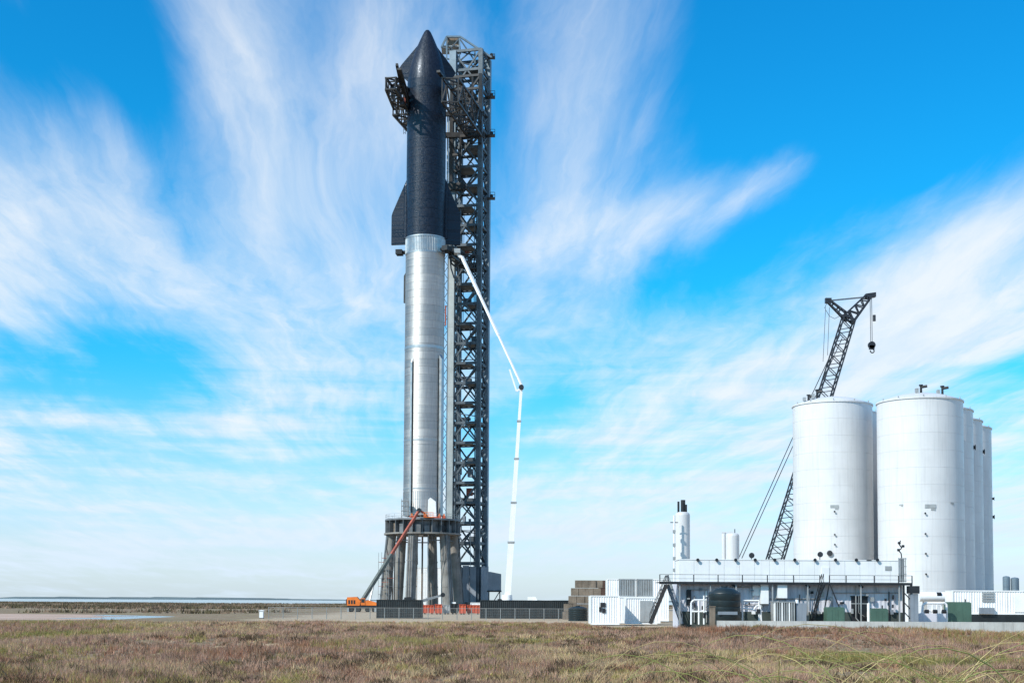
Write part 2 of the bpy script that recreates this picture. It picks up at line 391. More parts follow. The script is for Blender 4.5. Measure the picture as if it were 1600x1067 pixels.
# ------------------------------------------------------------------ rocket
SY = 305.0
SHIP = Vector((PX(664, SY, 600), SY, 0)); R = 4.5
# the stack stands upright: pixel heights become metres on its axis
def sz(py): return P(664, py, SY).z
SHIP.x = P(661, 780, SY).x
Z_NOSE, Z_SB, Z_BB = sz(47), sz(374), sz(806)
m_tile = tile_mat()
ship = thing('rocket_upper_stage', 'black tiled upper stage with pointed nose stacked on the steel booster', 'rocket', (SHIP.x, SHIP.y, Z_SB))
# barrel rings, each one a band of tiled steel
zb = sz(132); nb = 18; rh = (zb - Z_SB)/nb
ring_me = None
for k in range(nb):
    if ring_me is None:
        mb = MB(); mb.lathe((0,0,0), [(R-.03, 0), (R, .02), (R, rh-.02), (R-.03, rh)], 64)
        o = mb.build('hull_ring', m_tile, None, True); ring_me = o.data
    else:
        o = bpy.data.objects.new('hull_ring', ring_me); C.objects.link(o)
    o.parent = ship; o.location = (0, 0, k*rh)
prof = [(31, 132), (30.2, 121), (28.2, 110), (25.2, 99), (21.2, 87), (16.2, 74.5), (12.0, 65.0), (8.6, 57.6), (5.6, 51.6), (3.1, 48.4), (0.02, 47)]
mb = MB(); mb.lathe((SHIP.x, SHIP.y, 0), [(r*R/31, sz(y)) for r, y in prof], 64); mb.build('nose_cone', m_tile, ship, True)
mb = MB(); mb.lathe((SHIP.x, SHIP.y, 0), [(R-.1, Z_SB+.02), (R-.6, Z_SB-.3), (.1, Z_SB-.3)], 48); mb.build('engine_skirt', m_dark, ship, True)
def flap(name, az, pts, thick, parent, mat):
    """plate fin: pts are (distance from axis, z); az measured from the camera side towards +x"""
    rd = Vector((math.sin(az), -math.cos(az), 0)); nd = Vector((math.cos(az), math.sin(az), 0))
    base = Vector((SHIP.x, SHIP.y, 0))
    mb = MB(); f = [base + rd*r + Vector((0,0,z)) + nd*thick/2 for r, z in pts]
    mb.prism(f, -nd*thick); return mb.build(name, mat, parent)
m_ = 9.0/62
for sgn, az in ((-1, math.radians(-100)), (1, math.radians(112))):
    flap('forward_flap', az, [(1.7, sz(70)), (2.15, sz(70.5)), (6.0, sz(99)), (7.0, sz(108)), (6.6, sz(113)), (4.3, sz(128)), (3.9, sz(112))], .45, ship, m_tile)
    flap('aft_flap', az if sgn < 0 else math.radians(98), [(R-.2, sz(288)), (R+.55, sz(288)), (R+3.35, sz(331)), (R+3.55, sz(336)), (R+3.55, sz(381)), (R-.2, sz(381))], .55, ship, m_tile)
    rd = Vector((math.sin(az), -math.cos(az), 0)); bpt = Vector((SHIP.x, SHIP.y, 0)) + (rd if sgn < 0 else Vector((math.sin(math.radians(98)), -math.cos(math.radians(98)), 0)))*(R+.1)
    mb = MB(); mb.cyl(bpt+Vector((0,0,sz(372))), bpt+Vector((0,0,sz(290))), .62, n=16); mb.cyl(bpt+Vector((0,0,sz(290))), bpt-rd*.5+Vector((0,0,sz(274))), .62, .1, n=16)
    mb.build('flap_hinge_fairing', m_tile, ship, True)
# lift pins and small sensors
for a in (-1.2, 1.2):
    rd = Vector((math.sin(a), -math.cos(a), 0)); pp = Vector((SHIP.x, SHIP.y, sz(170))) + rd*R
    mb = MB(); mb.cyl(pp - rd*.1, pp + rd*.35, .22, n=10); mb.build('lift_point', m_dark, ship, True)

boost = thing('rocket_booster', 'tall bare stainless steel booster standing on the round launch mount', 'rocket', (SHIP.x, SHIP.y, Z_BB))
zt = sz(399); nr = 34; rh2 = (zt - Z_BB)/nr; seam_me = ring_me2 = None
for k in range(nr):
    if ring_me2 is None:
        mb = MB(); mb.lathe((0,0,0), [(R-.05, 0), (R, .03), (R, rh2-.03), (R-.05, rh2)], 72)
        o = mb.build('hull_ring', m_hull, None, True); ring_me2 = o.data
    else: o = bpy.data.objects.new('hull_ring', ring_me2); C.objects.link(o)
    o.parent = boost; o.location = (0, 0, k*rh2)
# ribbed interstage with stringers
mb = MB(); prof = []; n = 72*4; cc = Vector((SHIP.x, SHIP.y, 0)); vv = []; fs = []
for kz, z in enumerate((zt+.02, Z_SB-.3)):
    for i in range(n):
        th = 2*math.pi*i/n; rr = R - .02 + (.13 if i % 4 < 2 else 0); vv.append((cc.x+rr*math.cos(th), cc.y+rr*math.sin(th), z))
fs = [(i, (i+1) % n, n+(i+1) % n, n+i) for i in range(n)]; mb.add(vv, fs); mb.build('interstage', m_steel2, boost)
mb = MB(); mb.lathe(cc, [(R+.02, Z_SB-.32), (R+.16, Z_SB-.3), (R+.16, Z_SB-.02), (R-.3, Z_SB-.01)], 72); mb.build('interstage_rim', m_steel2, boost, True)
for py, hh in ((399, .22), (546, .32), (690, .12), (765, .12)):
    mb = MB(); z = sz(py); mb.lathe(cc, [(R-.01, z-hh), (R+.05, z-hh), (R+.05, z+hh), (R-.01, z+hh)], 72); mb.build('weld_band', m_steel2, boost)
# lower stringers
for i in range(60):
    th = 2*math.pi*i/60
    mb = MB() if i == 0 else None
    if i == 0:
        mb.box((R-.02, -.05, 0), (R+.05, .05, sz(770)-Z_BB)); o = mb.build('stringer', m_steel2); st_me = o.data
    else: o = bpy.data.objects.new('stringer', st_me); C.objects.link(o)
    o.parent = boost; o.location = (0,0,.02); o.rotation_euler = (0,0,th)
# chines (raised cable and gas bottle covers)
for az, w_, h_, y0, y1, mt in ((math.radians(-33), .42, .38, 563, 806, m_steel2), (math.radians(57), 1.0, .75, 556, 806, m_steel2), (math.radians(-103), .5, .55, 422, 472, m_dark)):
    rd = Vector((math.sin(az), -math.cos(az), 0)); nd = Vector((math.cos(az), math.sin(az), 0)); base = Vector((cc.x, cc.y, 0))
    mb = MB(); z0, z1 = sz(y1), sz(y0)
    pr = [(R-.1, z0), (R+h_, z0), (R+h_, z1-1.2), (R-.1, z1)]
    mb.prism([base + rd*r + Vector((0,0,z)) + nd*w_/2 for r, z in pr], -nd*w_); mb.build('chine', mt, boost)
    if mt is m_steel2:
        mb = MB(); mb.prism([base + rd*r + Vector((0,0,z)) + nd*(w_/2+.16) for r, z in [(R-.05, z0), (R+.06, z0), (R+.06, z1-1), (R-.05, z1-1)]], -nd*(w_+.32)); mb.build('chine_flange', m_dark, boost)
# grid fins
for az in (-96, 84, -6+180, 58):
    az = math.radians(az); rd = Vector((math.sin(az), -math.cos(az), 0)); nd = Vector((math.cos(az), math.sin(az), 0)); c0 = Vector((cc.x, cc.y, sz(394))) + rd*R
    g = MB(); g.cyl(c0, c0+rd*.8, .45, n=12); gf = g.build('grid_fin', m_dark, boost, True)
    mb = MB()
    for i in range(5):
        o_ = -1.0+i*.5
        mb.obox(c0+rd*(.8+.75)+nd*o_*1.0, rd*.75, nd*.04, Vector((0,0,.55))); mb.obox(c0+rd*(.85+.34*i), rd*.04, nd*1.05, Vector((0,0,.55)))
    mb.build('fin_lattice', m_dark, gf)

# ------------------------------------------------------------------ launch mount
mx, my = SHIP.x, SHIP.y; GZ = float(height(mx, my))
mount = thing('launch_mount', 'round steel launch table on six splayed concrete legs under the booster', 'launch mount', (mx, my, GZ))
Zt, Zb_ = sz(812), sz(836)
mc = Vector((mx, my, 0)); RO = 59*m_
mb = MB(); mb.lathe(mc, [(4.9, Zt), (RO-.1, Zt), (RO, Zt-.12), (RO, Zt-.40), (4.9, Zt-.40), (4.9, Zt)], 64); mb.build('deck', m_ringm, mount)
mb = MB(); mb.lathe(mc, [(4.9, Zb_), (RO+.2, Zb_), (RO+.2, Zb_+.35), (4.9, Zb_+.35), (4.9, Zb_)], 64); mb.build('bottom_flange', m_concrete, mount)
mb = MB(); mb.lathe(mc, [(RO-1.5, Zb_+.36), (RO-1.5, Zt-.41)], 64); mb.build('ring_wall', m_ringm, mount)
box_cols = [m_ringm, m_grey, m_dark, m_ringm, m_block, m_ringm, m_concrete, m_ringm]
for i in range(24):
    a = 2*math.pi*(i+.2)/24; rd = Vector((math.sin(a), -math.cos(a), 0)); nd = Vector((math.cos(a), math.sin(a), 0))
    mb = MB(); mb.obox(mc+rd*(RO-.75)+Vector((0,0,(Zt-.4+Zb_+.36)/2)), rd*.7, nd*.07, Vector((0,0,(Zt-Zb_-.80)/2))); mb.build('stiffener', m_ringm, mount)
    if i % 3 != 1:
        ww = .45+.35*random.random(); hh_ = (Zt-Zb_-.9)*(.25+.2*random.random())
        mb = MB(); a += .13; rd = Vector((math.sin(a), -math.cos(a), 0)); nd = Vector((math.cos(a), math.sin(a), 0))
        mb.obox(mc+rd*(RO-1.15)+Vector((0,0,Zb_+.38+hh_)), rd*.3, nd*ww, Vector((0,0,hh_))); mb.build('equipment_box', box_cols[i % 8], mount)
for k in range(6):
    a = math.radians(-14+60*k); rd = Vector((math.sin(a), -math.cos(a), 0))
    top = mc+rd*(7.15)+Vector((0,0,Zb_-.01)); bot = mc+rd*8.6+Vector((0,0,GZ-.3))
    mb = MB(); mb.cyl(bot, top, 1.18, 1.08, n=28); lg = mb.build('leg', m_concrete, mount, True)
    for f_ in (.33, .66):
        p_ = bot.lerp(top, f_); mb = MB(); mb.cyl(p_-Vector((0,0,.12)), p_+Vector((0,0,.12)), 1.21, n=28); mb.build('joint_band', m_concrete, lg, True)
    mb = MB(); p0 = bot.lerp(top, .02); mb.cyl(Vector((p0.x,p0.y,GZ-.3)), Vector((p0.x,p0.y,GZ+.55)), 1.6, n=20); mb.build('footing', m_concrete, lg, True)
    side = Vector((math.cos(a), math.sin(a), 0))
    mb = MB()
    for j in (-.5, 0, .5): mb.cyl(bot+rd*1.18+side*j+Vector((0,0,.4)), top+rd*1.1+side*j-Vector((0,0,.2)), .1, n=6)
    mb.build('conduit', m_ringm, lg, True)
# pipework and clutter between the legs
for i in range(7):
    a = random.uniform(0, 6.28); rr = random.uniform(5.2, 7.6); h1 = random.uniform(.75, 1.0); q_ = mc+Vector((math.sin(a)*rr, -math.cos(a)*rr, 0))
    mb = MB(); mb.cyl((q_.x, q_.y, GZ-.1), (q_.x, q_.y, Zb_+.1), random.uniform(.07, .2), n=8); mb.build('riser_pipe', random.choice((m_ringm, m_dark, m_grey, m_block)), mount, True)
for zf, rr in ((.92, 7.0),):
    z = GZ+(Zb_-GZ)*zf
    for i in range(24):
        if (i*7) % 5 == 0: continue
        a0, a1 = 2*math.pi*i/24, 2*math.pi*(i+1)/24
        mb = MB(); mb.cyl(mc+Vector((math.sin(a0)*rr, -math.cos(a0)*rr, z)), mc+Vector((math.sin(a1)*rr, -math.cos(a1)*rr, z)), .13, n=7); mb.build('ring_pipe', m_ringm, mount, True)
for i in range(14):
    a = random.uniform(-1.9, 1.9); rr = random.uniform(8.8, 10.8); q_ = mc+Vector((math.sin(a)*rr, -math.cos(a)*rr, 0)); sx, hz = random.uniform(.3, .9), random.uniform(.8, 2.6)
    mb = MB(); mb.box((q_.x-sx, q_.y-.5, GZ-.05), (q_.x+sx, q_.y+.5, GZ+hz)); mb.build('ground_cabinet', random.choice((m_dark, m_grey, m_clad, m_white, m_block)), mount)
for i in range(3):          # scaffold lifts on the left legs
    a = math.radians(-74+14*i); q_ = mc+Vector((math.sin(a)*9.2, -math.cos(a)*9.2, 0))
    for j in range(7):
        z = GZ+1.8*j+.9*i; mb = MB(); mb.box((q_.x-.8, q_.y-.7, z), (q_.x+.8, q_.y+.7, z+.08)); mb.build('scaffold_board', m_rust if j % 3 == 0 else m_ringm, mount)
    for dx in (-.8, .8): mb = MB(); mb.cyl((q_.x+dx, q_.y-.7, GZ), (q_.x+dx, q_.y-.7, GZ+13), .05, n=6); mb.build('scaffold_pole', m_grey, mount)
for i in range(10):
    a = random.uniform(-1.4, 1.4); q0 = mc+Vector((math.sin(a)*RO*.97, -math.cos(a)*RO*.97, Zb_)); q1 = mc+Vector((math.sin(a)*8.3, -math.cos(a)*8.3, Zb_-random.uniform(2, 9)))
    mid = (q0+q1)/2 - Vector((0,0,.4)) + Vector((math.sin(a)*.5, -math.cos(a)*.5, 0)); mb = MB(); mb.tube([q0, mid, q1], .07, 6); mb.build('hose', m_dark, mount, True)
# railings on the deck
rl = MB()
for z in (Zt+.55, Zt+1.05):
    for i in range(48):
        a0, a1 = 2*math.pi*i/48, 2*math.pi*(i+1)/48
        rl.beam(mc+Vector((math.sin(a0)*RO*.985, -math.cos(a0)*RO*.985, z)), mc+Vector((math.sin(a1)*RO*.985, -math.cos(a1)*RO*.985, z)), .05)
for i in range(24):
    a0 = 2*math.pi*i/24; p_ = mc+Vector((math.sin(a0)*RO*.985, -math.cos(a0)*RO*.985, Zt)); rl.beam(p_, p_+Vector((0,0,1.08)), .06)
rl.build('railing', m_grey, mount)
def work(name, mat, px0, px1, py0, py1, dep, label, cat):
    x0, x1 = PX(px0, dep, py1), PX(px1, dep, py1); z1 = PZ(py0, dep, (px0+px1)/2)
    o = thing(name, label, cat, ((x0+x1)/2, dep, Zt)); return o, x0, x1, z1
# scaffold towers and orange clamps on the deck
o, x0, x1, z1 = work('scaffold_tower', m_grey, 627, 637, 779, 812, SY-6.3, 'slim grey scaffold tower on the launch mount beside the booster', 'scaffold')
for xx in (x0, x1):
    for dy in (0, 1.3):
        mb = MB(); mb.cyl((xx, SY-6.3+dy, Zt), (xx, SY-6.3+dy, z1), .05, n=6); mb.build('upright', m_grey, o)
for i in range(4):
    z = Zt + (z1-Zt)*(i+.5)/4; mb = MB(); mb.box((x0-.1, SY-6.35, z), (x1+.1, SY-4.9, z+.08)); mb.build('deck_board', m_grey, o)
    mb = MB(); mb.beam((x0, SY-6.32, z), (x1, SY-6.32, z+(z1-Zt)/4*.9), .05); mb.build('brace', m_grey, o)
o, x0, x1, z1 = work('white_wrapped_rig', m_white, 668, 682, 777, 806, SY-6.0, 'white wrapped equipment stack on the launch mount at the booster foot', 'equipment')
mb = MB(); mb.prism([(x0, SY-6, Zt), (x1, SY-6, Zt), (x1-.2, SY-6, z1-.9), (x0+.6, SY-6, z1), (x0+.1, SY-6, z1-.5)], (0, 1.2, 0)); mb.build('wrap', m_white, o)
mb = MB(); mb.box((x0-.2, SY-6.2, Zt+.0), (x1+.2, SY-4.7, Zt+.35)); mb.build('skid', m_red, o)
for i, (a, b_, lb) in enumerate(((640, 646, 'on the deck in front of the narrow booster chine'), (662, 667, 'on the deck left of the white wrapped rig'), (684, 689, 'on the deck right of the white wrapped rig'), (691, 696, 'at the deck edge under the wide booster chine'))):
    x0, x1 = PX(a, SY-6.4, 806), PX(b_, SY-6.4, 806)
    c = thing('hold_down_clamp', 'small orange hold down clamp ' + lb, 'clamp', ((x0+x1)/2, SY-6.4, Zt), 'orange clamps round the booster foot')
    mb = MB(); mb.box((x0, SY-6.8, Zt), (x1, SY-5.8, Zt+.5)); mb.build('base', m_red, c)
    mb = MB(); mb.prism([(x0+.1, SY-6.7, Zt+.5), (x1-.1, SY-6.7, Zt+.5), (x1-.2, SY-6.7, Zt+1.0), (x0+.3, SY-6.7, Zt+1.0)], (0, .7, 0)); mb.build('jaw', m_orange, c)

# ------------------------------------------------------------------ launch tower
TY = 322.0; ang = math.radians(13.6)
nf = Vector((-math.sin(ang), -math.cos(ang), 0)); tf = Vector((math.cos(ang), -math.sin(ang), 0))
TC = Vector((P(731.5, 700, TY).x, TY, 0)); S = 6.9
TG = float(height(TC.x, TC.y))
def tz(py): return P(732, py, TY).z
tower = thing('launch_tower', 'tall dark lattice launch tower behind the rocket', 'tower', (TC.x, TC.y, TG))
corn = {'A': TC - tf*S/2 + nf*S/2, 'B': TC + tf*S/2 + nf*S/2, 'C': TC + tf*S/2 - nf*S/2, 'D': TC - tf*S/2 - nf*S/2}
Ztop = tz(88); Zbase = TG
# which corner shows where: order by screen x -> A.. leftmost light grey column, C rightmost
order = sorted(corn, key=lambda k: corn[k].x/corn[k].y)
for i, k in enumerate(order):
    c = corn[k]; wd = 1.65 if i == 0 else (1.35 if i == 3 else 1.05)
    segs = 8
    for j in range(segs):
        z0 = Zbase + (Ztop-Zbase)*j/segs; z1 = Zbase + (Ztop-Zbase)*(j+1)/segs
        mb = MB(); mb.obox(c+Vector((0,0,(z0+z1)/2)), tf*wd/2, nf*wd/2, Vector((0,0,(z1-z0)/2-.015)))
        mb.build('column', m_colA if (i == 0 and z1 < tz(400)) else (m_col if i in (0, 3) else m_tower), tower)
nbay = 26; z_b = tz(880); bay = (Ztop - z_b)/nbay
faces = [('A','B'), ('B','C'), ('C','D'), ('D','A')]
for k in range(nbay+1):
    z = z_b + bay*k
    for a, b_ in faces:
        mb = MB(); mb.beam(corn[a]+Vector((0,0,z)), corn[b_]+Vector((0,0,z)), .48, .62); mb.build('beam', m_tower, tower)
        if k < nbay:
            mid = (corn[a]+corn[b_])/2
            if k % 2 == 0: pr = ((corn[a], z, mid, z+bay), (corn[b_], z, mid, z+bay))
            else: pr = ((mid, z, corn[a], z+bay), (mid, z, corn[b_], z+bay))
            if a in 'BD' : pr = ((corn[a], z, corn[b_], z+bay), (corn[b_], z, corn[a], z+bay))
            for p_, za, q_, zb2 in pr:
                mb = MB(); mb.beam(p_+Vector((0,0,za)), q_+Vector((0,0,zb2)), .36); mb.build('brace', m_tower, tower)
    # floor grating, stair and pipe clutter inside the tower
    if k < nbay:
        mb = MB(); sgn = 1 if k % 2 else -1
        mb.obox(TC + tf*(sgn*.9) + Vector((0,0,z+.1)), tf*1.9, nf*2.9, Vector((0,0,.09))); mb.build('floor_deck', m_tower, tower)
        mb = MB(); a0 = TC - tf*2.2*sgn - nf*1.5; a1 = TC + tf*2.2*sgn - nf*1.5
        mb.beam(a0+Vector((0,0,z+.2)), a1+Vector((0,0,z+bay)), .9, .22); mb.build('stair_flight', m_tower, tower)
        if k % 2:
            mb = MB(); rr = random.uniform(-1.6, 1.6); mb.obox(TC + tf*rr + nf*random.uniform(0, 2.2) + Vector((0,0,z+.2+.6)), tf*random.uniform(.4, .9), nf*.6, Vector((0,0,random.uniform(.4, .9)))); mb.build('equipment_cabinet', m_tower, tower)
for i, (ox, oy, rr, mt) in enumerate(((-2.3, 2.6, .16, m_col), (-1.6, 2.6, .12, m_col), (1.9, -2.4, .2, m_tower), (2.3, 2.3, .13, m_tower))):
    mb = MB(); p_ = TC + tf*ox + nf*oy; mb.cyl(p_+Vector((0,0,TG)), p_+Vector((0,0,tz(320))), rr, n=8); mb.build('riser_pipe', mt, tower, True)
for i in range(22):
    k = random.randint(2, nbay-3); z = z_b+bay*k; f_ = random.choice(faces); t0_ = random.uniform(.1, .9); p_ = corn[f_[0]].lerp(corn[f_[1]], t0_); on = (p_-TC).normalized(); p_ = p_+on*.3
    L_ = random.uniform(6, 30); mb = MB(); mb.cyl(p_+Vector((0,0,z)), p_+on*.15+Vector((0,0,max(TG, z-L_))), random.uniform(.05, .13), n=6); mb.build('hanging_cable', random.choice((m_tower, m_dark, m_colA)), tower)
for i in range(26):
    k = random.randint(1, nbay-2); z = z_b+bay*k; p_ = TC + tf*random.uniform(-2.8, 2.8) + nf*random.uniform(-2.8, 2.9)
    mb = MB(); mb.obox(p_+Vector((0,0,z+random.uniform(.6, 3.5))), tf*random.uniform(.15, .9), nf*random.uniform(.15, .8), Vector((0,0,random.uniform(.15, 1.0)))); mb.build('equipment_box', random.choice((m_tower, m_dark, m_clad, m_rust if i % 5 == 0 else m_tower)), tower)
for i in range(18):
    k = random.randint(1, nbay-2); z = z_b+bay*k; a_, b_ = random.choice(faces)
    mb = MB(); mb.beam(corn[a_]+Vector((0,0,z+bay*random.uniform(.2, .8))), corn[b_]+Vector((0,0,z+bay*random.uniform(.2, .8))), .2); mb.build('cable_bridge', m_tower, tower)
# cable tray ladder left of the light grey column
pA = corn[order[0]]
L0 = PX(692.6, 319, 600); L1 = PX(698.5, 319, 600); yy = pA.y - .6
zc0, zc1 = tz(800), tz(402)
for xx in (L0, L1):
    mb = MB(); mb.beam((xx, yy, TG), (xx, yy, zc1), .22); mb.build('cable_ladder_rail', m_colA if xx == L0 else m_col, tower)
nz = 40
for i in range(nz):
    za, zb2 = zc0+(zc1-zc0)*i/nz, zc0+(zc1-zc0)*(i+1)/nz
    mb = MB(); mb.beam((L0 if i % 2 else L1, yy, za), (L1 if i % 2 else L0, yy, zb2), .13); mb.build('cable_ladder_rung', m_tower, tower)
mb = MB(); mb.box((L0+.25, yy-.1, tz(513)), (L0+.6, yy+.1, tz(482))); mb.build('red_pipe_cover', m_rust, tower)
# base cladding
zc = tz(884)
for i, (a, b_) in enumerate(faces):
    for j in range(4):
        p_ = corn[a].lerp(corn[b_], j/4+.012); q_ = corn[a].lerp(corn[b_], (j+1)/4-.012)
        outn = ((corn[a]+corn[b_])/2 - TC); outn.normalize()
        p2, q2 = p_+outn*.95, q_+outn*.95
        mb = MB(); mb.prism([(p2.x, p2.y, TG-.2), (q2.x, q2.y, TG-.2), (q2.x, q2.y, zc-.25*((j+i) % 2)), (p2.x, p2.y, zc-.25*((j+i) % 2))], -outn*.18); mb.build('cladding_panel', m_clad, tower)
# crown: hexagonal top frame
crown = [(690, 74), (698, 58), (719, 58), (768, 90)]
for dpt in (-2.6, 2.6):
    pts = [P(x, y, TY+dpt) for x, y in crown]
    for p_, q_ in zip(pts[:-1], pts[1:]):
        mb = MB(); mb.beam(p_, q_, .42); mb.build('crown_beam', m_col, tower)
    for x, y0, y1 in ((698, 60, 100), (718, 60, 100), (742, 75, 100)):
        mb = MB(); mb.beam(P(x, y0, TY+dpt), P(x, y1, TY+dpt), .34); mb.build('crown_post', m_col, tower)
    for (x0, y0, x1, y1) in ((690, 74, 762, 92), (698, 84, 718, 60), (718, 96, 742, 75), (690, 90, 766, 110), (742, 96, 719, 62), (760, 92, 742, 108)):
        mb = MB(); mb.beam(P(x0, y0, TY+dpt), P(x1, y1, TY+dpt), .28); mb.build('crown_brace', m_tower, tower)
for x, y in crown:
    mb = MB(); mb.beam(P(x, y, TY-2.6), P(x, y, TY+2.6), .38); mb.build('crown_beam', m_col, tower)
mb = MB(); mb.box((PX(699, TY, 80), TY-1.8, tz(77)), (PX(717, TY, 80), TY+1.8, tz(64))); mb.build('winch_house', m_block, tower)
mb = MB(); mb.box((PX(690, TY, 80), TY-2.4, tz(79.5)), (PX(720, TY, 80), TY+2.4, tz(78))); mb.build('crown_deck', m_grey, tower)
# landings with sheave guards jutting from the right column
for py in (90, 152, 212, 310):
    p_ = P(770, py, TY); h_ = .5 if py == 90 else 1.2
    mb = MB(); mb.box((p_.x-1.4, p_.y-1.0, p_.z-.15), (p_.x+.55, p_.y+1.0, p_.z+.0)); lp = mb.build('side_landing', m_dark, tower)
    mb = MB()
    for xx in (-.6, .5):
        for yy2 in (-.9, .9): mb.beam((p_.x+xx, p_.y+yy2, p_.z), (p_.x+xx, p_.y+yy2, p_.z+h_), .1)
    for zz2 in (h_, h_*.5): mb.beam((p_.x-.6, p_.y-.9, p_.z+zz2), (p_.x+.5, p_.y-.9, p_.z+zz2), .09); mb.beam((p_.x+.5, p_.y-.9, p_.z+zz2), (p_.x+.5, p_.y+.9, p_.z+zz2), .09)
    mb.build('guard_rail', m_dark, lp)
    mb = MB(); mb.cyl((p_.x-.3, p_.y-.5, p_.z+.45), (p_.x-.3, p_.y+.5, p_.z+.45), .42, n=12); mb.build('sheave', m_dark, lp, True)

# ------------------------------------------------------------------ lifting arms on their carriage
arms = thing('lifting_arms', 'pair of black truss lifting arms clasping the upper stage from the tower', 'lifting arms', (TC.x, TC.y-4.5, 114.0))
def truss(prefix, a0, a1, wv, h0, h1, nb, parent, mat, cw=.34, bw=.2, taper=1.0):
    """box truss from a0 to a1 (bottom inner line); wv sideways vector; height h0 -> h1"""
    a0, a1, wv = Vector(a0), Vector(a1), Vector(wv)
    def cor(t_, s_, u_): return a0.lerp(a1, t_) + wv*s_*(1-(1-taper)*t_) + Vector((0,0,(h0+(h1-h0)*t_)*u_))
    for s_ in (0, 1):
        for u_ in (0, 1):
            mb = MB(); mb.beam(cor(0, s_, u_), cor(1, s_, u_), cw); mb.build(prefix+'chord', mat, parent)
    for k in range(nb+1):
        t0 = k/nb
        for (s0, u0, s1, u1) in ((0,0,0,1), (1,0,1,1), (0,1,1,1), (0,0,1,0)):
            mb = MB(); mb.beam(cor(t0, s0, u0), cor(t0, s1, u1), bw); mb.build(prefix+'strut', mat, parent)
        if k < nb:
            t1 = (k+1)/nb; f_ = k % 2
            for s_ in (0, 1):
                mb = MB(); mb.beam(cor(t0, s_, f_), cor(t1, s_, 1-f_), bw*1.1); mb.build(prefix+'brace', mat, parent)
            for u_ in (0, 1):
                mb = MB(); mb.beam(cor(t0, f_, u_), cor(t1, 1-f_, u_), bw); mb.build(prefix+'brace', mat, parent)
ZA0, ZA1 = 114.4, 120.4
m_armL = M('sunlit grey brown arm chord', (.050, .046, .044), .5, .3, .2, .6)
truss('arm_', (-11.2, 318.2, ZA0), (-16.2, 295.0, ZA0), (3.6, .3, 0), ZA1-ZA0, ZA1-ZA0-.6, 6, arms, m_armL, .42, .26)
truss('arm_', (-21.0, 318.2, ZA0), (-24.6, 303.0, ZA0), (-3.3, .4, 0), ZA1-ZA0, ZA1-ZA0, 5, arms, m_arm, .44, .30)
truss('arm_', (-24.6, 303.0, ZA0+1.2), (-26.6, 294.0, ZA0+2.4), (-3.1, .4, 0), ZA1-ZA0-1.2, 2.6, 3, arms, m_arm, .44, .28, .7)
# catch rails on the arms' inner sides, dampers and hanging ladder
mb = MB(); mb.beam((-24.3, 305, ZA0+3.2), (-25.6, 292.5, ZA1+.4), .9, .5); mb.build('catch_rail', m_arm, arms)
mb = MB(); mb.beam((-14.4, 304, ZA1+.3), (-17.0, 293.5, ZA1+.3), .8, .5); mb.build('catch_rail', m_arm, arms)
for (a, b_) in (((-25.6, 302, ZA0+4.4), (-26.2, 292.6, ZA1+1.4)), ((-24.0, 306, ZA0+1), (-25.2, 297, ZA0+4.6)), ((-26.6, 301, ZA0+.5), (-26.0, 296, ZA0+4))):
    mb = MB(); mb.beam(a, b_, .55, .7); mb.build('stabiliser', m_arm, arms)
for i in range(5):
    mb = MB(); p_ = Vector((-24.7 - .3*i, 304-1.5*i, ZA0+1.5+.5*(i % 3))); mb.obox(p_, (.45,.1,0), (0,.5,0), (0,0,.5+.25*(i % 2))); mb.build('hydraulic_unit', m_arm if i != 2 else m_rust, arms)
mb = MB(); hx = P(631, 180, 311)
for dx in (0, .45): mb.beam((hx.x+dx, 311, hx.z), (hx.x+dx, 311, PZ(210, 311, 631)), .1)
for i in range(7): zz3 = hx.z+(PZ(210, 311, 631)-hx.z)*i/6.5; mb.beam((hx.x, 311, zz3), (hx.x+.45, 311, zz3), .07)
mb.build('hanging_ladder', m_arm, arms)
# carriage
fc = TC + nf*(S/2+.9)
for k, u_ in enumerate((-3.6, -1.3, 1.6, 3.6)):
    mb = MB(); p_ = fc + tf*u_; mb.beam(p_+Vector((0,0,tz(300 if k < 2 else 235))), p_+Vector((0,0,tz(128))), .75 if k in (0, 3) else .45); mb.build('carriage_post', m_armL if k == 0 else m_arm, arms)
for py in (130, 150, 172, 196, 222, 250, 275, 297):
    wd = 3.9 if py < 230 else 1.2; c_ = fc + (tf*0 if py < 230 else tf*-2.4)
    mb = MB(); mb.obox(c_+Vector((0,0,tz(py))), tf*wd, nf*.3, Vector((0,0,.28))); mb.build('carriage_beam', m_arm, arms)
for (u0, y0, u1, y1) in ((-3.6, 130, 1.6, 172), (3.6, 130, -1.3, 172), (-3.6, 172, 1.6, 222), (3.6, 172, -1.3, 222), (-3.6, 222, -1.3, 297)):
    mb = MB(); mb.beam(fc+tf*u0+Vector((0,0,tz(y0))), fc+tf*u1+Vector((0,0,tz(y1))), .38); mb.build('carriage_brace', m_arm, arms)
mb = MB(); mb.beam((-21.5, 318.6, ZA0+.5), (-7.2, 318.0, ZA0+.5), .9, 1.2); mb.build('pivot_beam', m_arm, arms)
mb = MB(); mb.beam((-21.5, 318.6, ZA1-.3), (-7.2, 318.0, ZA1-.3), .8, 1.0); mb.build('pivot_beam', m_arm, arms)
for u_ in (-4.6, -4.1):
    mb = MB(); p_ = fc + tf*u_ - nf*.3; mb.cyl(p_+Vector((0,0,tz(300))), p_+Vector((0,0,tz(180))), .17, n=8); mb.build('hydraulic_line', m_colA, arms, True)
mb = MB(); p_ = fc - tf*2.4; mb.obox(p_+Vector((0,0,tz(300))), tf*2.2, nf*.9, Vector((0,0,.8))); mb.build('carriage_foot', m_arm, arms)

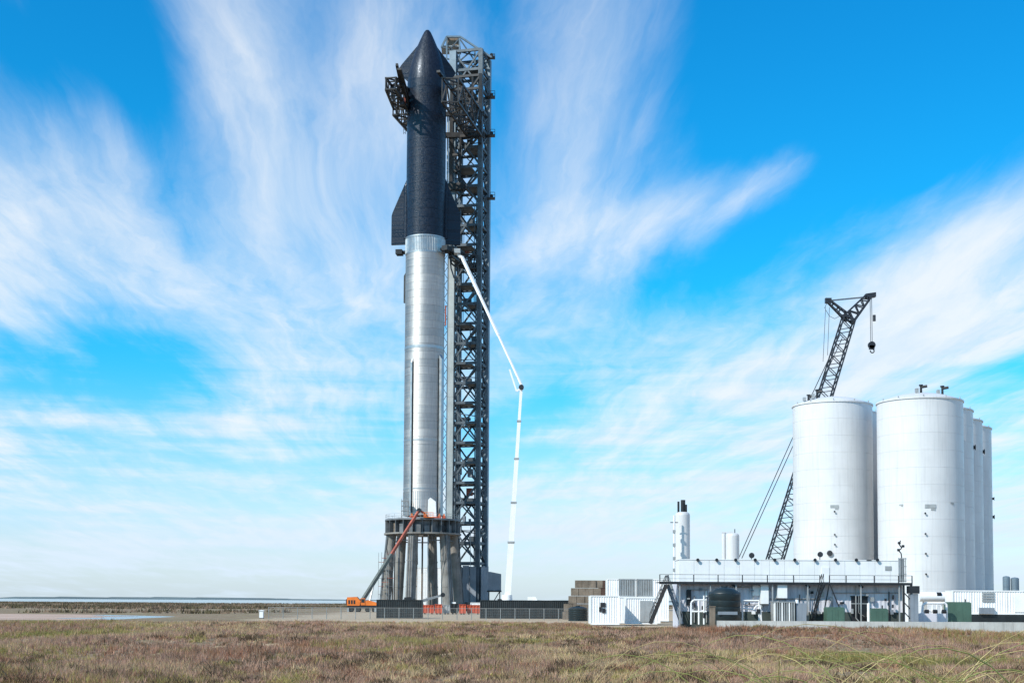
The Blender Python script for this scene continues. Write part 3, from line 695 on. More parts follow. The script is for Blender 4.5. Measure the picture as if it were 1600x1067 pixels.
# service arm to the interstage
qd = thing('service_arm', 'dark umbilical service arm reaching from the tower to the interstage', 'service arm', (fc.x, fc.y, tz(395)))
qa = Vector((PX(722, 316, 390), 316, sz(400))); qb = Vector((SHIP.x+5.4, 306.5, sz(400)))
truss('arm_', qa, qb, (.6, -2.6, 0), 3.0, 2.2, 4, qd, m_arm, .3, .2)
truss('arm_', (PX(752, 318, 390), 318, sz(398)), qa+Vector((0,0,.3)), (.5, 2.4, 0), 3.2, 3.0, 4, qd, m_arm, .3, .2)
for i, (dx, dz, mt) in enumerate(((.3, 1.4, m_arm), (1.2, .5, m_grey), (2.2, 2.3, m_arm), (3.0, .8, m_arm), (4.2, 1.9, m_grey), (4.8, .3, m_arm))):
    p_ = qb.lerp(qa, dx/5) + Vector((0,-1.3,dz)); mb = MB(); mb.obox(p_, (.55,0,0), (0,.8,0), (0,0,.45+.12*(i % 3))); mb.build('umbilical_box', mt, qd)
mb = MB(); mb.tube([qb+Vector((.3,-1,.2)), qb+Vector((.6,-1,-1.6)), qb+Vector((1.6,-1,-2.4)), qb+Vector((2.6,-.5,-1.2)), qb+Vector((3.4,0,.4))], .2, 8); mb.build('hose', m_arm, qd, True)
mb = MB(); mb.tube([qb+Vector((.1,-.4,1.2)), qb+Vector((.5,-.5,-2.6)), qb+Vector((1.2,-.5,-4.8)), qb+Vector((2.3,0,-5.4))], .16, 8); mb.build('hose', m_tower, qd, True)

# ------------------------------------------------------------------ generic builders for the yard
def G(x, y): return float(height(x, y))
def cont_mesh(mb, x0, x1, y, z0, z1, step=.28, dep=.05):
    """corrugated front sheet facing the camera"""
    n = max(2, int((x1-x0)/step)); xs = np.linspace(x0, x1, n*4+1)
    vv = []
    for i, x in enumerate(xs):
        yy_ = y + (dep if (i % 4) in (2, 3) else 0); vv += [(x, yy_, z0), (x, yy_, z1)]
    mb.add(vv, [(2*i, 2*i+2, 2*i+3, 2*i+1) for i in range(len(xs)-1)])
def container(name, label, px0, px1, Y, z0, h, depth, mat, frame=None, panel=2.4, cat='container', group=None, pyref=955):
    x0, x1 = PX(px0, Y, pyref), PX(px1, Y, pyref); frame = frame or mat
    o = thing(name, label, cat, ((x0+x1)/2, Y+depth/2, z0), group)
    n = max(1, round((x1-x0)/panel))
    for i in range(n):
        a = x0+.12+(x1-x0-.24)*i/n; b_ = x0+.12+(x1-x0-.24)*(i+1)/n
        mb = MB(); cont_mesh(mb, a+.02, b_-.02, Y+.05, z0+.16, z0+h-.12); mb.build('side_panel', mat, o)
    mb = MB(); mb.box((x0+.05, Y+.12, z0+.1), (x1-.05, Y+depth-.02, z0+h-.06)); mb.build('body', mat, o)
    mb = MB(); mb.box((x0, Y, z0), (x1, Y+.14, z0+.16)); mb.build('bottom_rail', frame, o)
    mb = MB(); mb.box((x0, Y, z0+h-.12), (x1, Y+.14, z0+h)); mb.build('top_rail', frame, o)
    for xx in (x0, x1-.14):
        mb = MB(); mb.box((xx-.002, Y-.003, z0+.001), (xx+.142, Y+.15, z0+h+.003)); mb.build('corner_post', frame, o)
    mb = MB(); mb.box((x0+.02, Y+.02, z0+h-.055), (x1-.02, Y+depth, z0+h-.012)); mb.build('roof', mat, o)
    return o, x0, x1
def lattice(prefix, p0, p1, w0, w1, nb, parent, mat, cw, bw):
    p0, p1 = Vector(p0), Vector(p1); d = (p1-p0).normalized(); sd = d.cross(Vector((0,1,0))).normalized(); bk = d.cross(sd).normalized()
    def cor(t_, i): 
        w_ = (w0+(w1-w0)*t_)/2; a, b_ = ((-1,-1),(1,-1),(1,1),(-1,1))[i]; return p0.lerp(p1, t_) + sd*a*w_ + bk*b_*w_
    for i in range(4):
        mb = MB(); mb.beam(cor(0, i), cor(1, i), cw); mb.build(prefix+'chord', mat, parent)
    for k in range(nb):
        for i in range(4):
            j = (i+1) % 4; a, b_ = (i, j) if (k+i) % 2 else (j, i)
            mb = MB(); mb.beam(cor(k/nb, a), cor((k+1)/nb, b_), bw); mb.build(prefix+'lacing', mat, parent)
    for t_ in (0, 1):
        for i in range(4):
            mb = MB(); mb.beam(cor(t_, i), cor(t_, (i+1) % 4), cw); mb.build(prefix+'end_frame', mat, parent)

# ------------------------------------------------------------------ big storage tanks
def storage_tank(px, Y, Rt, zr, label, grp, py_edge, extras=()):
    cx = PX(px, Y, 780); g = G(cx, Y)
    o = thing('storage_tank', label, 'tank', (cx, Y, g), grp); c = Vector((cx, Y, 0))
    nc = 13; hh_ = (zr-g)/nc
    for k in range(nc):
        z0 = g + hh_*k
        mb = MB(); mb.lathe(c, [(Rt-.03, z0), (Rt, z0+.012), (Rt, z0+hh_-.012), (Rt-.03, z0+hh_)], 80); mb.build('shell_course', m_tank, o, True)
    mb = MB(); mb.lathe(c, [(Rt-.02, zr-.05), (Rt+.14, zr-.02), (Rt+.14, zr+.18), (Rt-.1, zr+.2)], 80); mb.build('rim', m_tank, o)
    mb = MB(); mb.lathe(c, [(Rt-.08, zr+.15), (Rt*.85, zr+.55), (Rt*.6, zr+1.05), (Rt*.3, zr+1.4), (.02, zr+1.5)], 64); mb.build('roof_dome', m_tank, o, True)
    for (kind, a, v1, v2) in extras:
        rd = Vector((math.sin(a), -math.cos(a), 0)); nd = Vector((math.cos(a), math.sin(a), 0))
        if kind == 'nozzle':
            p_ = c + rd*Rt + Vector((0,0,v1)); mb = MB(); mb.cyl(p_-rd*.05, p_+rd*.3, v2, n=12); mb.cyl(p_+rd*.22, p_+rd*.32, v2*1.5, n=12); mb.build('nozzle', m_dark, o)
        elif kind == 'placard':
            p_ = c + rd*(Rt+.02) + Vector((0,0,v1)); mb = MB(); mb.obox(p_, nd*v2, rd*.02, Vector((0,0,v2*.35))); mb.obox(p_+nd*v2*.5-Vector((0,0,v2*.6)), nd*v2*.4, rd*.02, Vector((0,0,v2*.2))); mb.build('bracket', m_grey, o)
        elif kind == 'vent':
            p_ = c + rd*v1 + Vector((0,0,zr+1.5-1.4*(v1/Rt)**2)); mb = MB()
            mb.cyl(p_-Vector((0,0,.3)), p_+Vector((0,0,v2)), .17, n=10); mb.cyl(p_+Vector((0,0,v2*.8)), p_+Vector((.8,-.3,v2*.9)), .2, n=10); mb.cyl(p_+Vector((0,0,v2*.95)), p_+Vector((0,0,v2*1.15)), .3, n=10); mb.build('roof_vent', m_dark, o, True)
            mb = MB(); mb.box((p_.x-.9, p_.y-.6, p_.z-.1), (p_.x-.5, p_.y, p_.z+v2*.55)); mb.build('vent_valve', m_grey, o)
        elif kind == 'pin':
            p_ = c + rd*(Rt-.1) + Vector((0,0,zr+.15)); mb = MB(); mb.cyl(p_, p_+Vector((0,0,v2)), .09, n=8); mb.build('lifting_lug', m_grey, o)
        elif kind == 'ladder':
            mb = MB(); a0 = c + rd*(Rt+.12) + nd*.25; a1 = c + rd*(Rt+.12) - nd*.25
            mb.beam(a0+Vector((0,0,g)), a0+Vector((0,0,v1)), .06); mb.beam(a1+Vector((0,0,g)), a1+Vector((0,0,v1)), .06); mb.build('ladder', m_grey, o)
    return o
pins = [('pin', a, 0, .35) for a in (-1.3, -.8, -.2, .35, .9, 1.4)]
T1Y, T2Y = 206.0, 193.0
rz1 = P(1301, 636, T1Y).z; rz2 = P(1438, 631, T2Y).z
dots = lambda zz_: [('nozzle', -.20, z_, .09) for z_ in zz_]
storage_tank(1301.5, T1Y, 6.0, rz1, 'white cylindrical storage tank behind the long white building, lattice crane rising over its roof', 'white storage tanks', 636,
             pins + [('vent', -1.1, 4.6, .8), ('vent', -.9, 3.6, 1.2), ('placard', -.2, P(1290, 795, T1Y).z, .6), ('nozzle', -.32, P(1283, 866, T1Y).z, .28)] + dots([P(1290, y, T1Y).z for y in (838, 853, 803)]))
storage_tank(1438.5, T2Y, 6.0, rz2, 'widest white storage tank, two dark vents on its roof, beside the slatted cage', 'white storage tanks', 631,
             pins + [('vent', -.2, 2.5, 1.0), ('vent', .9, 3.4, 1.1), ('placard', -.08, P(1432, 795, T2Y).z, .75), ('placard', .48, P(1467, 790, T2Y).z, .3), ('placard', -.75, P(1395, 792, T2Y).z, .3)] + dots([P(1434, y, T2Y).z for y in (806, 837, 867, 898)]))
def edge_px(px_edge, Y, Rt=6.0):     # centre pixel of a tank whose right edge shows at px_edge
    return px_edge - Rt*F_PX/Y
storage_tank(edge_px(1373.5, 220), 220.5, 6.0, P(1370, 650, 220.5).z, 'white storage tank showing only as a dark strip in the gap between two tanks', 'white storage tanks', 650, pins)
for k, (pe, Y, py, lb, ex) in enumerate(((1519, 205.5, 646, 'white storage tank directly behind the widest tank, a dark nozzle near its top', [('nozzle', 1.30, P(1510, 700, 205).z, .28)]),
                          (1533.5, 218, 662, 'white storage tank in the row between its two partly hidden neighbours', [('nozzle', 1.33, P(1525, 707, 218).z, .28)]),
                          (1547.5, 230.5, 673, 'last white storage tank of the row, beyond the others, nozzle halfway up', [('nozzle', 1.30, P(1540, 808, 230).z, .25), ('nozzle', 1.2, P(1537, 780, 230).z, .2)]))):
    storage_tank(edge_px(pe, Y), Y, 6.0, P(pe-8, py, Y).z, lb, 'white storage tanks', py, pins + ex)

# slim vertical vessels
def vessel(name, px0, px1, pytop, Y, label, valves):
    x0, x1 = PX(px0, Y, 860), PX(px1, Y, 860); cx, rr = (x0+x1)/2, (x1-x0)/2; g = G(cx, Y); zt_ = P((px0+px1)/2, pytop, Y).z
    o = thing(name, label, 'tank', (cx, Y, g)); c = Vector((cx, Y, 0))
    mb = MB(); mb.lathe(c, [(rr, g+.8), (rr, zt_-rr*.5)], 36); mb.build('shell', m_tank, o, True)
    mb = MB(); mb.lathe(c, [(rr-.002, zt_-rr*.5), (rr*.93, zt_-rr*.25), (rr*.7, zt_-rr*.08), (.02, zt_)], 36); mb.build('domed_head', m_tank, o, True)
    for k in range(3):
        a = k*2.1; mb = MB(); mb.beam((cx+rr*.8*math.cos(a), Y+rr*.8*math.sin(a), g-.1), (cx+rr*.8*math.cos(a), Y+rr*.8*math.sin(a), g+1.0), .2); mb.build('leg', m_grey, o)
    for (dx, h_, r_) in valves:
        mb = MB(); mb.cyl((cx+dx, Y-.2, zt_-.3), (cx+dx, Y-.2, zt_+h_), r_, n=10); mb.build('valve_stack', m_dark, o, True)
    return o, cx, zt_, g
vessel('vertical_vessel', 1055, 1078, 799, 175, 'slender white vertical vessel with black valve stacks on top', [(-.55, 1.3, .14), (.05, 1.5, .30), (.38, .9, .2)])
vessel('vertical_vessel', 1134, 1155, 832, 185, 'short white vertical vessel beside the crane stay cables', [(.3, .5, .06)])
x_ = PX(1053.5, 173, 860); g = G(x_, 173)
o = thing('vent_mast', 'thin white vent mast standing against the slender white vessel', 'mast', (x_, 173, g))
mb = MB(); mb.cyl((x_, 173, g), (x_, 173, PZ(805, 173, 1053)), .12, n=8); mb.build('pole', m_white, o, True)
mb = MB(); mb.beam((x_-.5, 173, PZ(816, 173, 1053)), (x_+.5, 173, PZ(816, 173, 1053)), .1); mb.build('cross_arm', m_dark, o)
for py in (830, 851, 872, 890):
    mb = MB(); mb.box((x_-.16, 172.8, PZ(py, 173, 1053)-.2), (x_+.16, 173.2, PZ(py, 173, 1053)+.2)); mb.build('clamp', m_grey, o)
x_ = PX(1131, 186, 860); g = G(x_, 186)
mb = MB(); mb.cyl((x_, 186, g), (x_, 186, PZ(831, 186, 1131)), .28, n=10); mb.box((x_-.28, 185.7, PZ(832, 186, 1131)), (x_+1.3, 186.3, PZ(830.5, 186, 1131)))
tag(mb.build('vent_pipe', m_tank, None, True, (x_, 186, g)), 'white vent pipe bent over the top of the short vessel', 'pipe')

# ------------------------------------------------------------------ lattice crane
KY = 262.0
kx = PX(1190, KY, 935); kg = G(kx, KY)
crane = thing('lattice_crane', 'black lattice boom crawler crane behind the white storage tanks', 'crane', (kx, KY, kg))
foot = Vector((kx, KY, kg+2.4)); tip = P(1326, 498, KY)
k0 = foot.lerp(tip, .08)
lattice('boom_', k0, tip, 2.9, 2.3, 44, crane, m_crane, .24, .14)
mb = MB(); mb.beam(foot, k0, 1.6, 1.6); mb.build('boom_foot', m_crane, crane)
jt = P(1356, 464, KY); lattice('jib_', tip, jt, 2.2, 1.1, 7, crane, m_crane, .3, .2)
mb = MB(); c_ = P(1360, 462, KY); mb.obox(c_, (1.0,0,.15), (0,.5,0), (0,0,.45)); mb.build('jib_head', m_crane, crane)
st_ = P(1294, 470, KY); lattice('mast_', tip, st_, 1.3, .6, 6, crane, m_crane, .22, .14)
mb = MB(); mb.obox(st_, (.6,0,0), (0,.4,0), (0,0,.5)); mb.build('mast_head', m_crane, crane)
def cable(pts, r_=.05):
    mb = MB(); mb.tube(pts, r_, 5); mb.build('cable', m_cable, crane)
for d_ in (-.4, .4):
    dv = Vector((0, d_, 0)); cable([st_+dv, jt+dv], .07)
cable([P(1290, 480, KY), P(1286, 565, KY)], .05); cable([P(1296, 480, KY), P(1293, 555, KY)], .05); cable([st_, P(1288, 482, KY)], .05)
cable([P(1290, 484, KY), P(1296, 494, KY), P(1304, 498, KY), P(1312, 494, KY)], .05)
cable([P(1313, 522, KY), P(1268, 618, KY), P(1155, 870, KY)], .085); cable([P(1316, 528, KY), P(1273, 622, KY), P(1159, 872, KY)], .085)
for dx in (0, 2.4): cable([P(1359.5+dx, 466, KY), P(1360.5+dx, 538, KY)], .06)
hk = P(1362, 540, KY)
mb = MB(); mb.cyl(hk+Vector((0,-.3,.1)), hk+Vector((0,.3,.1)), .72, n=16); mb.obox(hk+Vector((0,0,-.35)), (.5,0,0), (0,.3,0), (0,0,.4)); hb = mb.build('hook_block', m_crane, crane, True)
mb = MB(); hp = [hk+Vector((.1+.38*math.cos(a), 0, -1.05+.38*math.sin(a))) for a in np.linspace(1.6, -3.4, 10)]; mb.tube(hp, .12, 6); mb.build('hook', m_crane, hb, True)
mb = MB(); p_ = P(1366, 497, KY); mb.cyl(p_-Vector((0,0,.6)), p_+Vector((0,0,.6)), .3, n=10); mb.build('hoist_ball', m_crane, crane, True)
for sy in (-2.6, 2.6):
    mb = MB(); tp = [(-4.4, .5), (-3.9, .05), (3.9, .05), (4.4, .5), (4.4, .9), (3.9, 1.35), (-3.9, 1.35), (-4.4, .9)]
    mb.prism([(kx+a, KY+sy-.5, kg+b_) for a, b_ in tp], (0, 1.0, 0)); mb.build('track', m_rubber, crane)
mb = MB(); mb.box((kx-7.5, KY-1.7, kg+1.5), (kx+2.2, KY+1.7, kg+3.6)); mb.build('machinery_house', m_crane, crane)
mb = MB(); mb.box((kx+.6, KY-3.0, kg+1.5), (kx+2.6, KY-1.75, kg+3.7)); mb.build('cab', m_glass, crane)
mb = MB(); mb.box((kx-9.6, KY-2.4, kg+1.4), (kx-7.55, KY+2.4, kg+3.4)); mb.build('counterweight', m_dark, crane)

# ------------------------------------------------------------------ white articulated lift
LY = 288.0; lx = PX(792, LY, 945); lg_ = G(lx, LY)
lift = thing('boom_lift', 'white articulated boom lift reaching up to the tower service arm', 'boom lift', (lx, LY, lg_))
def lp(px, py, Y): return P(px, py, Y)
b0 = lp(793, 932, LY); b1 = lp(814.5, 606, LY-1)
ws = ((0, .26, 1.3), (.26, .45, 1.08), (.45, .66, .9), (.66, .84, .74), (.84, 1.0, .6))
for a, b_, wd in ws:
    mb = MB(); mb.beam(b0.lerp(b1, max(0, a-.02)), b0.lerp(b1, b_), wd); mb.build('boom_section', m_white, lift)
    mb = MB(); pc = b0.lerp(b1, b_); mb.obox(pc, (wd/2+.12,0,0), (0,wd/2+.12,0), (0,0,.18)); mb.build('section_collar', m_grey, lift)
mb = MB(); mb.cyl(b1+Vector((0,-.7,.1)), b1+Vector((0,.7,.1)), .55, n=14); mb.build('knuckle', m_dark, lift, True)
e0 = b1+Vector((.2,0,.3)); e1 = lp(722, 402, 303)
for a, b_, wd in ((0, .38, .36), (.38, .7, .46), (.7, 1.0, .56)):
    mb = MB(); mb.beam(e0.lerp(e1, a), e0.lerp(e1, b_+.005), wd); mb.build('upper_boom_section', m_white, lift)
j0 = lp(714.5, 395, 303.5); mb = MB(); mb.beam(e1, lp(718, 401, 303), .6); mb.beam(lp(718, 401, 303), j0, .45); mb.build('jib', m_white, lift)
mb = MB(); mb.box((j0.x-.7, j0.y-1.1, j0.z-.3), (j0.x+.7, j0.y+1.1, j0.z+.7)); mb.build('basket', m_grey, lift)
mb = MB(); q0, q1, q2 = lp(796, 577, LY-1), lp(807, 611, LY-1), lp(815, 606, LY-1); mb.beam(q0, q1, .32); mb.beam(q1, q2, .4); mb.build('folding_link', m_white, lift)
mb = MB(); mb.cyl((lx, LY, lg_+1.2), (lx, LY, b0.z+.4), 1.3, 1.1, n=20); mb.build('turntable', m_white, lift, True)
mb = MB(); mb.box((lx-4.5, LY-1.3, lg_+.9), (lx+6.5, LY+1.3, lg_+1.6)); mb.build('chassis', m_dark, lift)
mb = MB(); mb.prism([(lx+4.4, LY-1.25, lg_+1.6), (lx+6.6, LY-1.25, lg_+1.6), (lx+6.5, LY-1.25, lg_+2.6), (lx+6.1, LY-1.25, lg_+3.4), (lx+4.4, LY-1.25, lg_+3.4)], (0, 2.5, 0)); mb.build('cab', m_white, lift)
for dx in (-3.6, -2.3, 3.6, 5.4):
    for sy in (-1.2, 1.2):
        mb = MB(); mb.cyl((lx+dx, LY+sy-.2, lg_+.55), (lx+dx, LY+sy+.2, lg_+.55), .55, n=18); wh = mb.build('wheel', m_rubber, lift, True)
        mb = MB(); mb.cyl((lx+dx, LY+sy-.23, lg_+.55), (lx+dx, LY+sy+.23, lg_+.55), .28, n=12); mb.build('rim', m_white, wh, True)
for i in range(5):
    mb = MB(); mb.box((lx-4.2+1.1*i, LY-1.3, lg_+1.62), (lx-3.4+1.1*i, LY+1.0, lg_+2.2+.35*(i % 3))); mb.build('equipment_box', [m_dark, m_white, m_dark, m_grey, m_dark][i], lift)

# ------------------------------------------------------------------ telescopic lifts with booms
def telelift(name, label, px0, px1, Y, pivot, tippx, tipY, bm1, bm2, w1, body):
    x0, x1 = PX(px0, Y, 948), PX(px1, Y, 948); g_ = G((x0+x1)/2, Y); L = x1-x0
    o = thing(name, label, 'boom lift', ((x0+x1)/2, Y, g_))
    mb = MB(); mb.box((x0+.2, Y-1.1, g_+.8), (x1-.2, Y+1.1, g_+1.4)); mb.build('chassis', m_dark, o)
    mb = MB(); mb.prism([(x0, Y-1.2, g_+1.35), (x0+L*.42, Y-1.2, g_+1.35), (x0+L*.45, Y-1.2, g_+2.3), (x0+L*.32, Y-1.2, g_+3.2), (x0, Y-1.2, g_+3.1)], (0, 2.2, 0)); mb.build('engine_cover', body, o)
    mb = MB(); mb.prism([(x0+L*.5, Y-1.2, g_+1.4), (x1, Y-1.2, g_+1.4), (x1-.2, Y-1.2, g_+2.0), (x0+L*.7, Y-1.2, g_+2.5), (x0+L*.52, Y-1.2, g_+2.2)], (0, 2.2, 0)); mb.build('turret', body, o)
    for f_ in (.12, .36, .68, .9):
        for sy in (-1.05, 1.05):
            mb = MB(); mb.cyl((x0+L*f_, Y+sy-.25, g_+.5), (x0+L*f_, Y+sy+.25, g_+.5), .5, n=16); mb.build('wheel', m_rubber, o, True)
    mb = MB(); mb.box((x0+L*.46, Y-1.3, g_+1.45), (x0+L*.60, Y-.3, g_+2.9)); cb = mb.build('cab', body, o)
    mb = MB(); mb.box((x0+L*.475, Y-1.33, g_+2.0), (x0+L*.585, Y-1.29, g_+2.75)); mb.build('window', m_glass, cb)
    for k in range(3): mb = MB(); mb.box((x0+.3+.55*k, Y-1.24, g_+1.7), (x0+.65+.55*k, Y-1.19, g_+2.5)); mb.build('vent_grille', m_dark, o)
    mb = MB(); mb.box((x0-.25, Y-.9, g_+1.5), (x0-.01, Y+.9, g_+2.7)); mb.build('counterweight', m_dark, o)
    for xx in (x0+.1, x1-.5): mb = MB(); mb.box((xx, Y-1.8, g_+.05), (xx+.4, Y-1.35, g_+.9)); mb.build('outrigger', m_grey, o)
    a, b_ = P(pivot[0], pivot[1], Y), P(tippx[0], tippx[1], tipY)
    mb = MB(); mb.beam(a, a.lerp(b_, .5), w1); mb.build('boom_section', bm1, o)
    mb = MB(); mb.beam(a.lerp(b_, .48), b_, w1*.76); mb.build('boom_section', bm2, o)
    mb = MB(); mb.cyl(a+Vector((0,-.9,0)), a+Vector((0,.9,0)), .5, n=12); mb.build('pivot', m_dark, o, True)
    mb = MB(); mb.beam(a.lerp(b_, .0)+Vector((1.4,0,-.9)), a.lerp(b_, .2), .3); mb.build('lift_cylinder', m_grey, o)
    mb = MB(); mb.cyl(b_+Vector((0,-.5,0)), b_+Vector((0,.5,0)), .5, n=12); mb.build('boom_head', m_dark, o, True)
    return o, a, b_
o, a, b_ = telelift('telescopic_lift', 'orange wheeled lift with a long red boom raised to the launch deck', 543, 590, 284, (566, 938), (655, 797), 296, m_olive, m_rust, .68, m_orange)
mb = MB(); e_ = P(664, 802, 296.5); mb.beam(b_, e_, .4); mb.build('jib', m_rust, o)
mb = MB(); mb.box((e_.x-.2, e_.y-.8, e_.z-.9), (e_.x+1.9, e_.y+.8, e_.z-.8))
for xx in (-.2, .9, 1.85):
    for zz_ in (-.8,): mb.beam((e_.x+xx, e_.y-.8, e_.z-.85), (e_.x+xx, e_.y-.8, e_.z+.2), .09)
for zz_ in (-.3, .2): mb.beam((e_.x-.2, e_.y-.8, e_.z+zz_), (e_.x+1.9, e_.y-.8, e_.z+zz_), .09)
mb.build('basket', m_orange, o)
telelift('telescopic_lift', 'grey lift with its boom lowered flat between the mount legs', 632, 662, 290, (640, 944), (692, 929), 293, m_grey, m_grey, .6, m_dark)

# ------------------------------------------------------------------ tower-side sheds
x0, x1 = PX(762, 314, 910), PX(783, 314, 910); g_ = G(x0, 315)
o = thing('control_cabin', 'grey cabin raised on dark struts beside the tower foot', 'cabin', ((x0+x1)/2, 315, g_))
za, zb2 = PZ(922, 314, 772), PZ(893, 314, 772)
mb = MB(); mb.prism([(x0, 313.2, za), (x1, 313.2, za), (x1, 313.2, zb2-.5), (x0+.6, 313.2, zb2), (x0, 313.2, zb2)], (0, 3, 0)); mb.build('box', m_clad, o)
for xx in (x0+.3, x1-.3):
    for dy in (.3, 2.6): mb = MB(); mb.beam((xx, 313.2+dy, g_-.1), (xx, 313.2+dy, za), .22); mb.build('leg', m_dark, o)
mb = MB(); mb.beam((x0+.3, 313.5, g_+.3), (x1-.3, 313.5, za-.2), .2); mb.build('brace', m_dark, o)
mb = MB(); mb.box((x0-.1, 313.0, za-.35), (x1+.1, 316.4, za-.01)); mb.build('floor_frame', m_dark, o)
o, x0, x1 = container('white_shed', 'tall white shed seen between the concrete mount legs', 650, 693, 346, G(-20, 346), PZ(886, 346, 670)-G(-20, 346), 5, m_white, panel=2.2, cat='shed')
mb = MB(); mb.box(((x0+x1)/2-.9, 345.95, G(-20, 346)+.2), ((x0+x1)/2+.9, 346.02, G(-20, 346)+3.0)); mb.build('door', m_grey, o)

# ------------------------------------------------------------------ containers and bins in front
for (a, b_, Y, lb) in ((588, 660, 206, 'short black container in front of the left mount legs'), (750, 901, 208, 'long black container beyond the fence in front of the white lift')):
    container('black_container', lb, a, b_, Y, G(PX((a+b_)/2, Y), Y), 2.85, 2.4, m_black, panel=2.4, group='black containers by the fence')
x0, x1 = PX(750.5, 207.5), PX(763, 207.5)
def bin_(px0, px1, Y, h, mat, lb, cat='bin', grp='bins in front of the launch mount'):
    x0, x1 = PX(px0, Y, 952), PX(px1, Y, 952); g_ = G((x0+x1)/2, Y)
    o = thing('roll_off_bin', lb, cat, ((x0+x1)/2, Y+.9, g_), grp)
    mb = MB(); cont_mesh(mb, x0+.05, x1-.05, Y, g_+.25, g_+h-.1, .5, .08); mb.build('side_wall', mat, o)
    mb = MB(); mb.box((x0+.06, Y+.1, g_+.2), (x1-.06, Y+1.9, g_+h-.25)); mb.build('body', mat, o)
    mb = MB(); mb.box((x0, Y-.06, g_+h-.1), (x1, Y+.08, g_+h)); mb.build('top_rail', mat, o)
    for xx in (x0+.3, x1-.5): mb = MB(); mb.box((xx, Y+.2, g_-.02), (xx+.2, Y+1.8, g_+.2)); mb.build('skid', m_dark, o)
bin_(660, 678, 252, 1.75, m_red, 'red roll off bin beside the short black container')
bin_(679, 691, 250, 1.9, m_red, 'darker red bin between a red bin and a grey crate')
bin_(692, 703, 251, 1.8, m_grey, 'grey crate among the red bins')
bin_(704, 716, 253, 2.0, m_black, 'black bin among the red bins')
bin_(717, 728, 250, 1.9, m_red, 'red bin next to the black bin')
bin_(729, 750, 252, 1.8, m_red, 'wide red bin touching the long black container')
container('white_skid', 'low white equipment skid behind the red bins', 735, 768, 272, G(-5, 272), 2.2, 3, m_white, panel=2.5, cat='skid')

# chain link fence in front of the yard
fy = 199.0
fence = thing('chain_link_fence', 'low chain link fence on thin posts along the sandy yard edge', 'fence', (PX(662, fy), fy, 0))
fx = np.linspace(PX(420, fy), PX(918, fy), 23)
for i, x in enumerate(fx):
    g_ = G(x, fy); mb = MB(); mb.cyl((x, fy, g_-.1), (x, fy, g_+1.75), .055, n=6); mb.build('post', m_wire, fence, True)
    if i < len(fx)-1:
        x2 = fx[i+1]; g2 = G(x2, fy); mb = MB(); mb.cyl((x, fy, g_+1.7), (x2, fy, g2+1.7), .03, n=5); mb.build('top_rail', m_wire, fence)
        mb = MB(); nn = 12
        for k in range(nn): 
            xa = x+(x2-x)*(k+.5)/nn; mb.beam((xa, fy, min(g_, g2)+.05), (xa, fy, g_+1.66), .014)
        for k in range(7): mb.beam((x, fy, g_+.1+.24*k), (x2, fy, g2+.1+.24*k), .012)
        stuff(mb.build('wire_mesh', m_wire, fence))
xw = PX(409, 199); mb = MB(); g_ = G(xw, 199)
o = thing('utility_cabinet', 'small white utility cabinet at the end of the chain link fence', 'cabinet', (xw, 199, g_))
mb.box((xw-.28, 198.7, g_+.15), (xw+.28, 199.3, g_+1.15)); mb.build('box', m_white, o)
mb = MB(); mb.prism([(xw-.42, 198.6, g_+1.15), (xw+.42, 198.6, g_+1.15), (xw+.42, 198.6, g_+1.2), (xw, 198.6, g_+1.3), (xw-.42, 198.6, g_+1.2)], (0, .8, 0)); mb.build('lid', m_white, o)
mb = MB(); mb.box((xw-.3, 198.75, g_-.05), (xw+.3, 199.25, g_+.15)); mb.build('plinth', m_concrete, o)

def poly_tank(name, px0, px1, pytop, Y, g_, label, mat, strap=True):
    x0, x1 = PX(px0, Y, 945), PX(px1, Y, 945); cx, rr = (x0+x1)/2, (x1-x0)/2; zt_ = P((px0+px1)/2, pytop, Y).z
    o = thing(name, label, 'water tank', (cx, Y, g_)); c = Vector((cx, Y, 0)); h_ = zt_-g_
    pr = [(rr, g_)]; nb_ = 6
    for k in range(nb_):
        z0 = g_+(h_*.86)*k/nb_; z1 = g_+(h_*.86)*(k+1)/nb_; pr += [(rr, z0+.03), (rr, z1-.10), (rr-.05, z1-.05)]
    mb = MB(); mb.lathe(c, pr, 40); mb.build('shell', mat, o, True)
    mb = MB(); mb.lathe(c, [(rr, zt_-h_*.145), (rr*.97, zt_-h_*.12), (rr*.6, zt_-h_*.03), (rr*.25, zt_), (.02, zt_)], 40); mb.build('domed_top', mat, o, True)
    mb = MB(); mb.lathe(c, [(.32, zt_-.05), (.34, zt_+.1), (.02, zt_+.12)], 20); mb.build('lid', mat, o, True)
    return o, cx, rr
poly_tank('water_tank', 888, 918, 947, 196, G(10, 196), 'squat dark water tank at the end of the long black container', m_dgreen)

